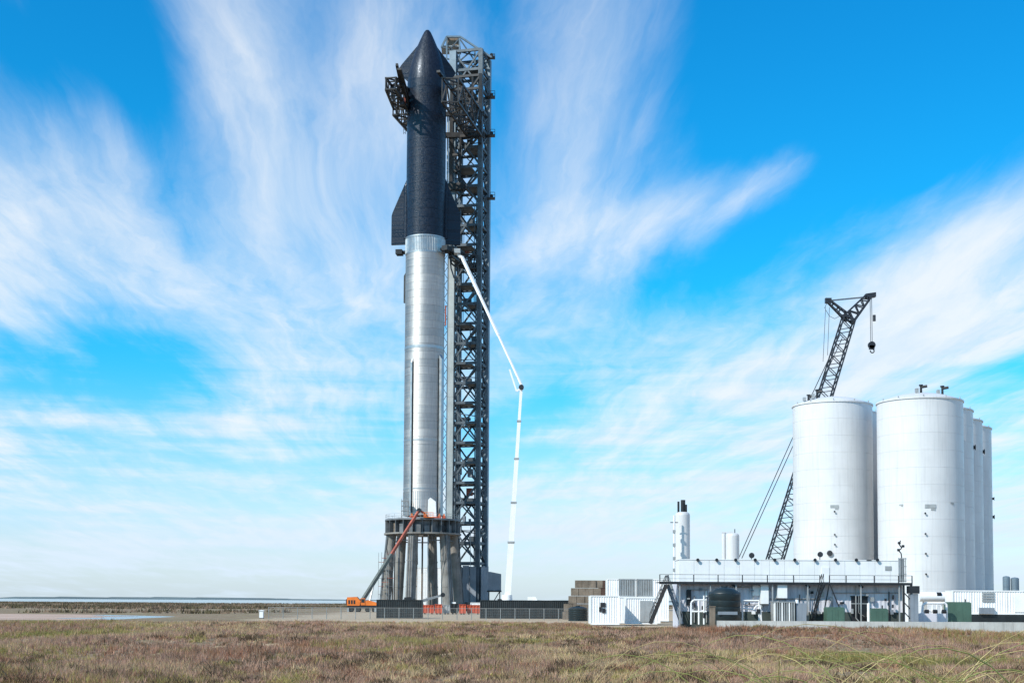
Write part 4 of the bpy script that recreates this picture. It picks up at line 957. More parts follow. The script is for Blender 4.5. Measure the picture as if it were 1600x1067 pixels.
# stacked blocks wall
BY = 205.0
wall = thing('block_wall', 'stepped wall of stacked brown concrete blocks beside the white trailers', 'wall', (PX(925, BY), BY, G(12, BY)))
bx0, bx1 = PX(878, BY, 930), PX(962, BY, 930); zg = G(12, BY); ztop_ = PZ(906, BY, 925); nrow = 5; bh = (ztop_-zg)/nrow
blk = None
for r_ in range(nrow):
    z0 = zg+bh*r_; lft = (0.0, .3, .9, 1.4, 1.9)[r_]
    n_ = 6; ww = (bx1-bx0-lft)/n_
    for i in range(n_):
        xx = bx0+lft+ww*i + (.0 if r_ % 2 else .12)
        if blk is None:
            mb = MB(); mb.box((.02, 0, .02), (ww-.02, 1.2, bh-.03)); oo = mb.build('block', m_block); blk = oo.data; blk2 = blk.copy(); blk2.materials[0] = M('dark brown recess block', (.075, .040, .030), .9, 0, .3, .6, bump=.4, bscale=3)  # second copy: dark of a recess put into the colour of the upper right blocks
            blk_w = ww
        else: oo = bpy.data.objects.new('block', blk); C.objects.link(oo)
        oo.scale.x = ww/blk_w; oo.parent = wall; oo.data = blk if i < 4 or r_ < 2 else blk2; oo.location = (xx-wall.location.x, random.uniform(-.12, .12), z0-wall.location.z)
mb = MB(); mb.box((bx1-2.4, BY+1.5, zg), (bx1+1.5, BY+3.5, ztop_-.3)); mb.build('dark_recess', m_block, wall)

# white trailers and louvred coolers
o, x0, x1 = container('white_trailer', 'white equipment trailer with small dark control panels beside the block wall', 922, 968, 163, .15, PZ(930, 163, 950)-.15, 4.2, m_white, panel=4, cat='trailer', group='white trailers')
for (a, b_, c_, d_) in ((938, 946, 941, 948), (936, 940, 948, 955), (941, 946, 950, 957)):
    mb = MB(); mb.box((PX(a, 163, 945), 162.94, PZ(d_, 163, 940)), (PX(b_, 163, 945), 163.02, PZ(c_, 163, 940))); mb.build('control_panel', m_dark, o)
o, x0, x1 = container('white_trailer', 'white trailer with a grey end door beside the dark stairs', 977, 1027, 168, .15, PZ(933, 168, 1000)-.15, 3.5, m_white, panel=4, cat='trailer', group='white trailers')
mb = MB(); mb.box((PX(1000, 168, 945), 167.93, .4), (PX(1020, 168, 945), 168.02, PZ(938, 168, 1000))); mb.build('door', m_grey, o)
container('white_container', 'white container stacked under two louvred cooler boxes', 956, 1032, 177, .1, PZ(932, 177, 990)-.1, 3.2, m_white, panel=3)
for (a, b_, lb) in ((968, 993, 'grey louvred cooler box beside the block wall'), (996, 1020, 'grey louvred cooler box beside the dark stairs')):
    x0, x1 = PX(a, 177.3, 918), PX(b_, 177.3, 918); z0, z1 = PZ(931.8, 177.3, 990), PZ(904, 177.3, 990)
    o = thing('cooler_box', lb, 'cooler', ((x0+x1)/2, 178.3, z0), 'louvred coolers')
    mb = MB(); mb.box((x0+.04, 177.42, z0), (x1-.04, 179.2, z1)); mb.build('casing', m_dark, o)
    for i in range(9):
        xx = x0 + (x1-x0)*(i+.5)/9; mb = MB(); mb.box((xx-.08, 177.3, z0+.12), (xx+.08, 177.4, z1-.12)); mb.build('louvre', m_grey, o)
    for (za, zb2) in ((z0, z0+.14), (z1-.14, z1+.004)): mb = MB(); mb.box((x0, 177.26, za), (x1, 177.41, zb2)); mb.build('frame', m_grey, o)
    for xx in (x0-.004, x1-.12): mb = MB(); mb.box((xx, 177.25, z0+.004), (xx+.124, 177.412, z1)); mb.build('frame', m_grey, o)
container('white_container', 'white container roof showing behind the louvred cooler boxes', 948, 1045, 190, .2, PZ(904, 190, 1000)-.2, 3.2, m_white, panel=3)

# ------------------------------------------------------------------ long two-storey plant building
PB = 136.0
def bxp(px0, py0, px1, py1, Y, dep):
    """box limits from a front rectangle in the photo at depth Y"""
    pm = ((px0+px1)/2, (py0+py1)/2)
    return (PX(px0, Y, pm[1]), Y, PZ(py1, Y, pm[0])), (PX(px1, Y, pm[1]), Y+dep, PZ(py0, Y, pm[0]))
def part_box(name, mat, par, *a):
    mb = MB(); mb.box(*bxp(*a)); return mb.build(name, mat, par)
pb = thing('plant_building', 'long white two storey plant building with a railed walkway and roof lamps', 'building', (PX(1240, PB), PB+2, 0))
X0, X1 = PX(1062, PB), PX(1410, PB); ZL = PZ(911, PB, 1240)
n = 16
for i in range(n):
    a = X0+(X1-X0)*i/n; b_ = X0+(X1-X0)*(i+1)/n
    mb = MB(); cont_mesh(mb, a+.015, b_-.015, PB, 2.01, ZL-.1, .35, .035); mb.build('lower_panel', m_facade, pb)
mb = MB(); mb.box((X0+.02, PB+.06, 0), (X1-.02, PB+6, ZL-.02)); mb.build('lower_storey', m_facade, pb)
mb = MB(); mb.box((X0, PB-.02, 0), (X1, PB+.05, 2.0)); mb.build('skirting', M('dark green skirting', (.045, .06, .055), .7, 0, .2, .8), pb)
U0, U1 = PX(1061, PB+2.4), PX(1415, PB+2.4); zu0, zu1 = ZL+.1, PZ(874, PB+2.4, 1240)
for i in range(15):
    a = U0+(U1-U0)*i/15; b_ = U0+(U1-U0)*(i+1)/15
    mb = MB(); mb.box((a+.015, PB+2.4, zu0), (b_-.015, PB+2.46, zu1-.09)); mb.build('upper_panel', m_white, pb)
mb = MB(); mb.box((U0+.02, PB+2.45, zu0), (U1-.02, PB+5.6, zu1-.03)); mb.build('upper_storey', m_white, pb)
mb = MB(); mb.box((U0-.05, PB+2.36, zu1-.085), (U1+.05, PB+5.7, zu1)); mb.build('roof_edge', m_white, pb)
for (a, b_, c_, d_, mt, nm) in ((1383, 1393, 884, 891, m_grey, 'louvre_window'), (1285, 1294, 889, 891, m_dark, 'handle_slot'), (1354, 1362, 874.5, 876, m_grey, 'roof_hatch')):
    part_box(nm, mt, pb, a, c_, b_, d_, PB+2.36, .06)
part_box('upper_door', m_white, pb, 1284, 886, 1296, 909, PB+2.35, .05)
for px in (1090, 1119.5, 1149, 1179.5, 1210, 1241.4, 1273, 1305, 1337.5, 1370.5):
    p_ = P(px, 874.5, PB+2.3); mb = MB()
    mb.cyl(p_-Vector((0,.18,0)), p_+Vector((0,.12,0)), .17, .12, n=12); mb.beam(p_+Vector((0,.1,-.02)), p_+Vector((0,.25,-.15)), .06); mb.build('roof_lamp', m_dark, pb, True)
for px, py in ((1174, 867.5), (1281, 866)):
    p_ = P(px, py, PB+5.0); mb = MB(); mb.cyl(p_-Vector((0,.2,0)), p_+Vector((0,.2,0)), .3, .22, n=12); mb.beam(p_, (p_.x, p_.y, zu1-.05), .07); mb.build('roof_lamp', m_dark, pb, True)
# walkway
WY0 = PB-1.15
W0, W1 = PX(1030, WY0), PX(1426, WY0)
nd_ = 20
for i in range(nd_):
    a = W0+(W1-W0)*i/nd_; b_ = W0+(W1-W0)*(i+1)/nd_; mb = MB(); mb.box((a+.02, WY0, ZL-.02), (b_-.02, PB+2.34, ZL+.06)); mb.build('walkway_grating', m_dark, pb)
mb = MB(); mb.box((W0, WY0-.06, ZL-.16), (W1, WY0-.005, ZL+.10)); mb.build('walkway_edge', m_dark, pb)
posts = [1031, 1044, 1084, 1122, 1160, 1199, 1240, 1281, 1296, 1322, 1366, 1404, 1425]
zr_ = PZ(898, WY0, 1240)
for px in posts:
    x = PX(px, WY0, 905); mb = MB(); mb.box((x-.045, WY0-.05, ZL+.1), (x+.045, WY0+.04, zr_)); mb.build('rail_post', m_dark, pb)
for a, b_ in zip(posts[:-1], posts[1:]):
    if a == 1281: continue
    for f_ in (1.0, .5):
        z = ZL+(zr_-ZL)*f_; mb = MB(); mb.box((PX(a, WY0, 905)+.05, WY0-.025, z-.03), (PX(b_, WY0, 905)-.05, WY0+.02, z+.01)); mb.build('handrail', m_grey if f_ == .5 else m_dark, pb)
for px in (1062, 1110, 1150, 1207, 1262, 1345, 1405):      # posts carrying the walkway
    x = PX(px, WY0+.2, 940); mb = MB(); mb.box((x-.06, WY0+.1, 0), (x+.06, WY0+.22, ZL-.03)); mb.build('walkway_support', m_grey, pb)
for px in (1147, 1262, 1345):
    p_ = P(px, 915, WY0+.4); mb = MB(); mb.obox(p_, (.22,0,-.16), (0,.12,0), (.06,0,.08)); mb.build('flood_light', m_dark, pb)
def stair(mat, px0, py0, px1, py1, Y, width, ns, nm):
    a, b_ = P(px0, py0, Y), P(px1, py1, Y); mb = MB()
    f = MB(); f.beam(a, b_, .09, .28); root = f.build(nm, mat, pb)
    f = MB(); f.beam(a+Vector((0,width,0)), b_+Vector((0,width,0)), .09, .28); f.build('stringer', mat, root)
    for i in range(ns):
        p_ = a.lerp(b_, (i+.5)/ns); f = MB(); f.box((p_.x-.14, p_.y+.03, p_.z-.02), (p_.x+.14, p_.y+width-.03, p_.z+.02)); f.build('tread', mat, root)
    up_ = Vector((0,0,.95))
    for dy in (0, width):
        f = MB(); f.beam(a+up_+Vector((0,dy,0)), b_+up_+Vector((0,dy,0)), .06); f.build('handrail', mat, root)
        for k in range(4):
            p_ = a.lerp(b_, k/3)+Vector((0,dy,0)); f = MB(); f.beam(p_, p_+up_, .05); f.build('baluster', mat, root)
m_stair = M('dark brown stair steel', (.035, .030, .030), .6, .2, .2, 1)
stair(m_stair, 1017, 974, 1042, 913, PB-1.8, 1.1, 14, 'stair_flight')
stair(M('blue grey stair steel', (.16, .19, .23), .6, .2, .2, 1), 1066, 974, 1044, 913, PB-.6, .9, 14, 'stair_flight')
stair(m_dark, 1270, 974, 1287, 911, PB-2.1, .8, 14, 'stair_flight')
for (a, b_, c_, d_) in ((1284, 974, 1296, 911), (1312, 950, 1296, 911), (1290, 911, 1282, 930)):
    mb = MB(); mb.beam(P(a, b_, PB-1.6), P(c_, d_, PB-1.6), .1); mb.build('stair_brace', m_dark, pb)
# doorway, pole, conduits and cabinets on the front
part_box('doorway', m_dark, pb, 1330, 932, 1356, 972, PB-.05, .04)
part_box('door_lintel', m_dark, pb, 1329, 930.5, 1357, 932.6, PB-.08, .08)
part_box('door_bar', m_grey, pb, 1330, 942, 1355, 943.4, PB-.1, .05)
part_box('wall_cabinet', m_white, pb, 1189, 912.5, 1201, 943, PB-.75, .74)
part_box('wall_cabinet', m_white, pb, 1215, 912.5, 1230, 934, PB-.95, .94)
part_box('wall_cabinet', m_white, pb, 1176, 914, 1188, 930, PB-.2, .19)
part_box('switch_box', m_dark, pb, 1073, 921, 1080, 945, PB-.3, .28)
for (z_, a, b_) in ((921, 1075, 1105), (917, 1130, 1176), (937, 1160, 1192), (935, 1202, 1280), (926, 1300, 1406), (944, 1160, 1200)):
    mb = MB(); mb.cyl(P(a, z_, PB-.12), P(b_, z_, PB-.12), .05, n=6); mb.build('conduit', m_grey, pb, True)
for px, y0, y1 in ((1177, 914, 936), (1085, 930, 972), (1104, 928, 972), (1389, 924, 972), (1300, 938, 972)):
    mb = MB(); mb.cyl(P(px, y0, PB-.14), P(px, y1, PB-.14), .06, n=6); mb.build('conduit', m_dark if px == 1389 else m_grey, pb, True)
rb = random.Random(3)
for i in range(34):
    px = rb.uniform(1070, 1404); py = rb.uniform(918, 956); w_, h_ = rb.uniform(1.5, 6), rb.uniform(2, 9)
    part_box('junction_box', rb.choice((m_grey, m_clad, m_dark, m_white, m_grey)), pb, px, py, px+w_, py+h_, PB-.22-.012*i, .21)
for i in range(14):
    px = rb.uniform(1070, 1400); y0 = rb.uniform(914, 930); y1 = rb.uniform(945, 974); mb = MB()
    mb.tube([P(px, y0, PB-.3-.01*i), P(px, y1-6, PB-.3-.01*i), P(px+rb.uniform(-14, 14), y1, PB-.5)], rb.uniform(.025, .06), 6); mb.build('cable', rb.choice((m_dark, m_grey, m_clad)), pb, True)
# end tower with cage, black boxes and vent
part_box('end_frame_post', m_dark, pb, 1411, 911, 1414, 975, WY0+.1, .2)
part_box('end_frame_post', m_dark, pb, 1423, 911, 1426, 975, WY0+.1, .2)
for py in (925, 940, 955):
    mb = MB(); mb.beam(P(1412, py, WY0+.2), P(1425, py+14, WY0+.2), .09); mb.build('end_brace', m_dark, pb)
part_box('motor_box', m_dark, pb, 1421, 915, 1437, 927, WY0-.2, 1.0)
part_box('motor_base', m_clad, pb, 1423, 927.5, 1435, 972, WY0-.1, .8)
for k in range(5):
    part_box('cage_bar', m_grey, pb, 1404+2.7*k, 871, 1405+2.7*k, 909, WY0+.6, .08)
for py in (872, 884, 896, 907):
    part_box('cage_hoop', m_grey, pb, 1403.6, py, 1416.5, py+1.2, WY0+.7, .06)
part_box('cage_cabinet', m_clad, pb, 1407, 873, 1413, 909, WY0+.85, .5)
mb = MB(); mb.tube([P(1409, 872, WY0+1), P(1408, 864, WY0+1), P(1404, 860, WY0+1), P(1409, 856, WY0+1), P(1405, 850, WY0+1), P(1407, 844, WY0+1)], .06, 6); mb.build('vent_pipe', m_dark, pb, True)
for (x, y) in ((1404, 859), (1411, 853), (1405, 848)):
    p_ = P(x, y, WY0+1); mb = MB(); mb.cyl(p_-Vector((.12,0,0)), p_+Vector((.12,0,0)), .13, n=8); mb.build('vent_valve', m_dark, pb, True)

# things standing in front of the building
o, cx, rr = poly_tank('water_tank', 1107, 1157, 917, PB-4.2, 0, 'black domed water tank in front of the long white building', m_dgreen)
mb = MB(); mb.box((cx-.9, PB-4.25-rr, 1.75), (cx+1.0, PB-4.18-rr, 2.05)); mb.build('name_plate', m_clad, o)
o = thing('transformer', 'grey ribbed transformer cabinet under the white wall cabinets', 'transformer', (PX(1222, PB-3), PB-3, 0))
lo, hi = bxp(1209, 940, 1243, 975, PB-3.4, 1.6)
mb = MB(); mb.box((lo[0], lo[1]+.3, 0), (hi[0], hi[1], hi[2])); mb.build('casing', m_grey, o)
for i in range(9):
    x = lo[0]+(hi[0]-lo[0])*(i+.5)/9; mb = MB(); mb.box((x-.06, lo[1], .3), (x+.06, lo[1]+.31, hi[2]-.06)); mb.build('cooling_fin', m_grey if i % 3 else m_white, o)
mb = MB(); mb.box((lo[0]-.05, lo[1]-.02, hi[2]-.05), (hi[0]+.05, hi[1]+.05, hi[2]+.05)); mb.build('lid', m_grey, o)
o = thing('pump_unit', 'blue grey pump unit beside the ribbed transformer', 'pump', (PX(1251, PB-3), PB-3, 0))
lo, hi = bxp(1244, 942, 1260, 975, PB-3.2, 1.2); mb = MB(); mb.box((lo[0], lo[1], 0), hi); mb.build('casing', m_clad, o)
mb = MB(); mb.cyl((lo[0]+.2, lo[1]+.5, hi[2]), (lo[0]+.2, lo[1]+.5, hi[2]+.35), .16, n=10); mb.build('stub_pipe', m_white, o, True)
def genset(px0, py0, px1, Y, lb, grp):
    lo, hi = bxp(px0, py0, px1, 975, Y, 1.5)
    o = thing('generator', lb, 'generator', ((lo[0]+hi[0])/2, Y+.7, 0), grp)
    mb = MB(); mb.prism([(lo[0], Y, .3), (hi[0], Y, .3), (hi[0], Y, hi[2]-.12), (hi[0]-.2, Y, hi[2]), (lo[0]+.2, Y, hi[2]), (lo[0], Y, hi[2]-.12)], (0, 1.4, 0)); mb.build('canopy', m_green, o)
    mb = MB(); mb.box((lo[0]-.05, Y-.04, 0), (hi[0]+.05, Y+1.45, .29)); mb.build('skid', m_dark, o)
    for k in range(3):
        a = lo[0]+(hi[0]-lo[0])*(k+.1)/3; b_ = lo[0]+(hi[0]-lo[0])*(k+.9)/3
        mb = MB(); mb.box((a, Y-.02, .5), (b_, Y-.002, hi[2]-.25)); mb.build('door_panel', m_green, o)
    mb = MB(); mb.cyl((hi[0]-.4, Y+.7, hi[2]-.02), (hi[0]-.4, Y+.7, hi[2]+.3), .07, n=8); mb.build('exhaust', m_dark, o, True)
genset(1292, 948, 1320, PB-3.2, 'small dark green generator under the middle stairs', 'green generators')
genset(1361, 950, 1388, PB-3.0, 'low green generator between the dark doorway and the pole', 'green generators')
genset(1481, 940, 1518, PB+6, 'light green generator in front of the white ribbed container', 'green generators')
o = thing('white_bollard', 'short white bollard in front of the dark doorway', 'bollard', (PX(1357, PB-2.5), PB-2.5, 0))
mb = MB(); x = PX(1357, PB-2.5); mb.cyl((x, PB-2.5, 0), (x, PB-2.5, PZ(943, PB-2.5, 1357)), .15, n=12); mb.build('post', m_white, o, True)
mb = MB(); mb.cyl((x, PB-2.5, PZ(943, PB-2.5, 1357)-.01), (x, PB-2.5, PZ(942, PB-2.5, 1357)), .16, .1, n=12); mb.build('cap', m_white, o, True)
# pipe manifolds left of the black tank
o = thing('pipe_manifold', 'white pipe manifold between the blue grey stairs and black tank', 'pipes', (PX(1090, PB-3), PB-3, 0))
for (a, b_, c_, d_) in ((1080, 975, 1080, 941), (1080, 941, 1084, 937), (1084, 937, 1104, 937), (1092, 937, 1092, 975), (1080, 955, 1104, 955), (1100, 930, 1100, 975)):
    mb = MB(); mb.cyl(P(a, b_, PB-3), P(c_, d_, PB-3), .09, n=8); mb.build('pipe', m_white, o, True)
part_box('valve', m_dark, o, 1099, 957, 1103, 965, PB-3.15, .3)
o = thing('pipe_manifold', 'white pipe manifold right of the black tank under the conduits', 'pipes', (PX(1176, PB-3), PB-3, 0))
for (a, b_, c_, d_) in ((1160, 975, 1160, 938), (1160, 938, 1186, 938), (1186, 938, 1186, 975), (1178, 952, 1182, 946), (1182, 946, 1188, 946), (1188, 946, 1190, 975), (1160, 950, 1178, 952)):
    mb = MB(); mb.cyl(P(a, b_, PB-3), P(c_, d_, PB-3), .08, n=8); mb.build('pipe', m_white, o, True)
part_box('valve', m_dark, o, 1183, 951, 1188, 958, PB-3.15, .3)
# post in front
o = thing('gate_post', 'stout weathered post at the end of the concrete wall', 'post', (PX(1113, 126), 126, G(PX(1113, 126), 126)))
x = PX(1113, 126); g_ = G(x, 126)
mb = MB(); mb.box((x-.24, 125.8, g_-.1), (x+.24, 126.2, PZ(948, 126, 1113))); mb.build('shaft', m_block, o)
mb = MB(); mb.box((x-.28, 125.76, PZ(948, 126, 1113)-.002), (x+.28, 126.24, PZ(947, 126, 1113)+.03)); mb.build('cap', m_block, o)
# concrete wall along the yard
cwl = thing('concrete_wall', 'low pale concrete wall in front of the plant building', 'wall', (PX(1360, 125), 125, 0))
cx0, cx1 = PX(1120, 125), PX(1720, 125); nseg = 13; ztw = PZ(970.5, 125, 1360)
for i in range(nseg):
    a = cx0+(cx1-cx0)*i/nseg; b_ = cx0+(cx1-cx0)*(i+1)/nseg; ga = min(G(a, 125), G(b_, 125))-.5
    mb = MB(); mb.prism([(a+.012, 124.75, ga), (a+.012, 125.2, ga), (a+.012, 125.2, ztw), (a+.012, 124.85, ztw)], (b_-a-.024, 0, 0)); mb.build('wall_segment', m_conwall, cwl)

# right-hand yard
RY = 150.0
o, x0, x1 = container('white_ribbed_container', 'white ribbed container on a black trailer, louvred vent near its end', 1488, 1660, RY, PZ(959.5, RY, 1550), PZ(922, RY, 1550)-PZ(959.5, RY, 1550), 2.6, m_white, panel=2.0)
zc_ = PZ(959.5, RY, 1550)
for i in range(4):
    part_box('vent_louvre', m_grey, o, 1535, 925+4*i, 1554, 927.5+4*i, RY-.05, .06)
part_box('unit_box', m_clad, o, 1531, 949, 1554, 958.5, RY-.4, .38)
part_box('round_cornered_hatch', m_white, o, 1585, 927, 1612, 956, RY-.06, .05)
mb = MB(); mb.box((x0-.3, RY+.1, .55), (x1, RY+2.4, zc_-.01)); mb.build('trailer_deck', m_black, o)
mb = MB(); mb.box((x0+.4, RY-.02, .2), (x1, RY+.08, zc_-.02)); mb.build('side_skirt', m_black, o)
for dx in (1.0, 2.2, 9.5, 10.7):
    for dy in (.35, 2.2):
        mb = MB(); mb.cyl((x0+dx, RY+dy-.15, .5), (x0+dx, RY+dy+.15, .5), .5, n=16); mb.build('wheel', m_rubber, o, True)
o = thing('horizontal_vessel', 'white horizontal vessel with pipework behind the building end', 'tank', (PX(1462, 156), 156, 0))
a, b_ = P(1436, 932, 156), P(1486, 932, 156)
mb = MB(); mb.cyl(a, b_, .55, n=20); mb.build('shell', m_white, o, True)
for f_ in (.2, .8): p_ = a.lerp(b_, f_); mb = MB(); mb.box((p_.x-.25, 155.7, 0), (p_.x+.25, 156.3, p_.z-.4)); mb.build('saddle', m_conwall, o)
mb = MB(); mb.tube([P(1437, 926, 156), P(1483, 926, 156), P(1485, 931, 156)], .09, 8); mb.build('top_pipe', m_white, o, True)
mb = MB(); p_ = P(1467, 928, 155.6); mb.cyl(p_-Vector((.25,0,0)), p_+Vector((.25,0,0)), .24, n=10); mb.build('valve', m_dark, o, True)
o = thing('pump_skid', 'white pipe and pump skid beside the light green generator', 'pump', (PX(1455, 141), 141, 0))
lo, hi = bxp(1430, 958, 1478, 975, 140.5, 1.6); mb = MB(); mb.box((lo[0], lo[1], 0), (hi[0], hi[1], hi[2])); mb.build('skid', m_facade, o)
for (pts, r_) in ((((1441, 958), (1442, 945), (1446, 942), (1476, 942), (1479, 945), (1479, 972)), .13), (((1450, 958), (1450, 943)), .09), (((1457, 958), (1457, 943)), .09), (((1464, 958), (1464, 943)), .09), (((1471, 968), (1471, 943)), .09), (((1436, 960), (1452, 953), (1460, 957)), .12)):
    mb = MB(); mb.tube([P(x, y, 141.0) for x, y in pts], r_, 8); mb.build('pipe', m_white, o, True)
for px in (1448, 1461, 1475):
    p_ = P(px, 955, 140.7); mb = MB(); mb.cyl(p_-Vector((.2,0,0)), p_+Vector((.2,0,0)), .22, n=10); mb.build('pump', m_dark, o, True)
for (a, b_, lb) in ((1567, 1578, 'dark upright cylinder touching its shorter twin beyond the white container'), (1579.5, 1592, 'shorter dark upright cylinder beyond the white container')):
    Y = 262; x0, x1 = PX(a, Y, 915), PX(b_, Y, 915); c_ = Vector(((x0+x1)/2, Y, 0)); g_ = G(c_.x, Y); z_ = PZ(901 if a < 1570 else 903, Y, a)
    o = thing('upright_cylinder', lb, 'tank', (c_.x, Y, g_), 'dark upright cylinders'); rr = (x1-x0)/2
    for k in range(4):
        za = g_+(z_-g_)*k/4; zb2 = g_+(z_-g_)*(k+1)/4; mb = MB(); mb.lathe(c_, [(rr-.04, za), (rr, za+.02), (rr, zb2-.02), (rr-.04, zb2)], 28); mb.build('shell_course', m_col, o, True)
    mb = MB(); mb.lathe(c_, [(rr-.02, z_-.02), (rr*.7, z_+.12), (.02, z_+.2)], 28); mb.build('top', m_col, o, True)

# ------------------------------------------------------------------ vegetation
def veg_mat(name, rough=.9):
    m = bpy.data.materials.new(name); m.use_nodes = True; q = T(m.node_tree); b = m.node_tree.nodes['Principled BSDF']
    at = N(m.node_tree, 'ShaderNodeAttribute', attribute_name='tint'); q.L(at.outputs['Color'], b.inputs['Base Color'])
    b.inputs['Roughness'].default_value = rough; b.inputs['Specular IOR Level'].default_value = .15
    tr_ = N(m.node_tree, 'ShaderNodeBsdfTranslucent'); q.L(at.outputs['Color'], tr_.inputs['Color'])
    mx_ = N(m.node_tree, 'ShaderNodeMixShader'); mx_.inputs[0].default_value = .3
    q.L(b.outputs[0], mx_.inputs[1]); q.L(tr_.outputs[0], mx_.inputs[2]); q.L(mx_.outputs[0], m.node_tree.nodes['Material Output'].inputs['Surface'])
    return m
m_veg = veg_mat('dry heath foliage')
def veg_mesh(name, bx_, by_, bz_, hgt, wid, lean, col):
    """one upright leaning triangle per blade"""
    n = len(bx_); a = rng.uniform(0, 2*np.pi, n); la = rng.uniform(0, 2*np.pi, n)
    dx, dy = np.cos(a)*wid/2, np.sin(a)*wid/2
    V = np.empty((n, 3, 3))
    V[:, 0] = np.stack([bx_-dx, by_-dy, bz_], -1); V[:, 1] = np.stack([bx_+dx, by_+dy, bz_], -1)
    V[:, 2] = np.stack([bx_+np.cos(la)*lean*hgt, by_+np.sin(la)*lean*hgt, bz_+hgt], -1)
    me = bpy.data.meshes.new(name); me.vertices.add(3*n); me.vertices.foreach_set('co', V.ravel())
    me.loops.add(3*n); me.loops.foreach_set('vertex_index', np.arange(3*n, dtype=np.int32))
    me.polygons.add(n); me.polygons.foreach_set('loop_start', np.arange(0, 3*n, 3, dtype=np.int32))
    me.update(calc_edges=True)
    at = me.attributes.new('tint', 'FLOAT_COLOR', 'POINT')
    cc_ = np.ones((n, 3, 4)); cc_[:, :, :3] = col[:, None, :]; at.data.foreach_set('color', cc_.ravel().astype(np.float32))
    me.materials.append(m_veg); o = bpy.data.objects.new(name, me); C.objects.link(o); return stuff(o)
def scatter(y0, y1, dens, xl=.47, xr=.47):
    A = (xl+xr)/2*(y1**2-y0**2); n = int(A*dens)
    y = np.sqrt(rng.uniform(y0**2, y1**2, n)); x = rng.uniform(-xl, xr, n)*y; return x, y
PAL = {'mauve': (.42, .26, .185), 'tan': (.54, .39, .22), 'olive': (.33, .265, .10), 'green': (.20, .19, .06), 'rust': (.35, .185, .115), 'dark': (.13, .09, .055)}
SAND = []
for (px_, py_, w_) in ((425, 1004, 34), (440, 1008, 22), (690, 1018, 44), (345, 1004, 22), (248, 1013, 14), (8, 1022, 22), (660, 1016, 14), (272, 1001, 10), (1180, 998, 26), (560, 1033, 16), (1020, 1030, 18)):
    Y_ = 2.65*2100/(py_-938.5+(800-px_)*.0055); SAND.append((PX(px_, Y_), Y_, w_/2*Y_/2100*1.2, 1.5+.5*(w_ > 20)))
def heath(name, y0, y1, dens, nb, hs_, ws_):
    x, y = scatter(y0, y1, dens)
    # keep off the yard, wall and pond
    lim = 176 - 27*sstep(-x, 26, 60)
    lim = np.where(x > 9, 150, lim); lim = np.where(x > 17.5, 121.5, lim)
    keep = (y < lim + 3*fnoise(x*.2, y*.0, 8)) & (fnoise(x*.16, y*.16, 21) > -1.0 + .3*fnoise(x*.9, y*.9, 22)) & (fnoise(x*.6+3, y*.6, 26) > -.95)
    for (cx_, cy_, ax, ay) in SAND: keep &= ((x-cx_)/ax)**2 + ((y-cy_+.8)/(ay+1.2))**2 > rng.uniform(.15, 1.1, len(x))
    x, y = x[keep], y[keep]; n = len(x); z = height(x, y)
    f1 = fnoise(x*.13, y*.12, 31) + .6*fnoise(x*.6, y*.45, 33) + rng.normal(0, .35, n); f2 = fnoise(x*.17, y*.14, 32) + .6*fnoise(x*.8, y*.5, 34) + rng.normal(0, .35, n)
    col = np.tile(np.array(PAL['mauve']), (n, 1))
    def put(mask, c): col[mask] = PAL[c]
    put(f1 > .55, 'tan'); put(f2 > .52, 'olive'); put(f2 > 1.5, 'green'); put((f1 < -.75), 'rust'); put((f1 < -.3) & (f2 < -.55), 'dark')
    rc = (y > 96) & (y < 121) & (x > 12) & (x < 42) & (rng.random(n) < .45); put(rc, 'rust')
    col *= rng.uniform(.7, 1.35, (n, 1)); col *= rng.uniform(.93, 1.07, (n, 3))
    hh_ = hs_*(1 + .55*fnoise(x*.5, y*.4, 35) + .3*fnoise(x*1.6, y*1.3, 36) + rng.normal(0, .18, n)).clip(.35, 2.2)
    hh_ = np.where(col[:, 1] > col[:, 0]*.95, hh_*1.2, hh_)
    rr_ = rng.uniform(.06, .22, n)
    k = np.repeat(np.arange(n), nb); N_ = len(k); a = rng.uniform(0, 6.283, N_); rad = rr_[k]*np.sqrt(rng.random(N_))
    veg_mesh(name, x[k]+np.cos(a)*rad, y[k]+np.sin(a)*rad, z[k]-.03, hh_[k]*rng.uniform(.55, 1.15, N_), ws_*rng.uniform(.6, 1.4, N_), rng.uniform(.05, .75, N_), col[k]*rng.uniform(.8, 1.2, (N_, 1)))
heath('heath_grass', 22, 60, 13, 10, .30, .026)
heath('heath_grass', 60, 100, 9, 9, .32, .040)
heath('heath_grass', 100, 140, 6, 9, .36, .055)
heath('heath_grass', 140, 182, 3, 9, .34, .075)
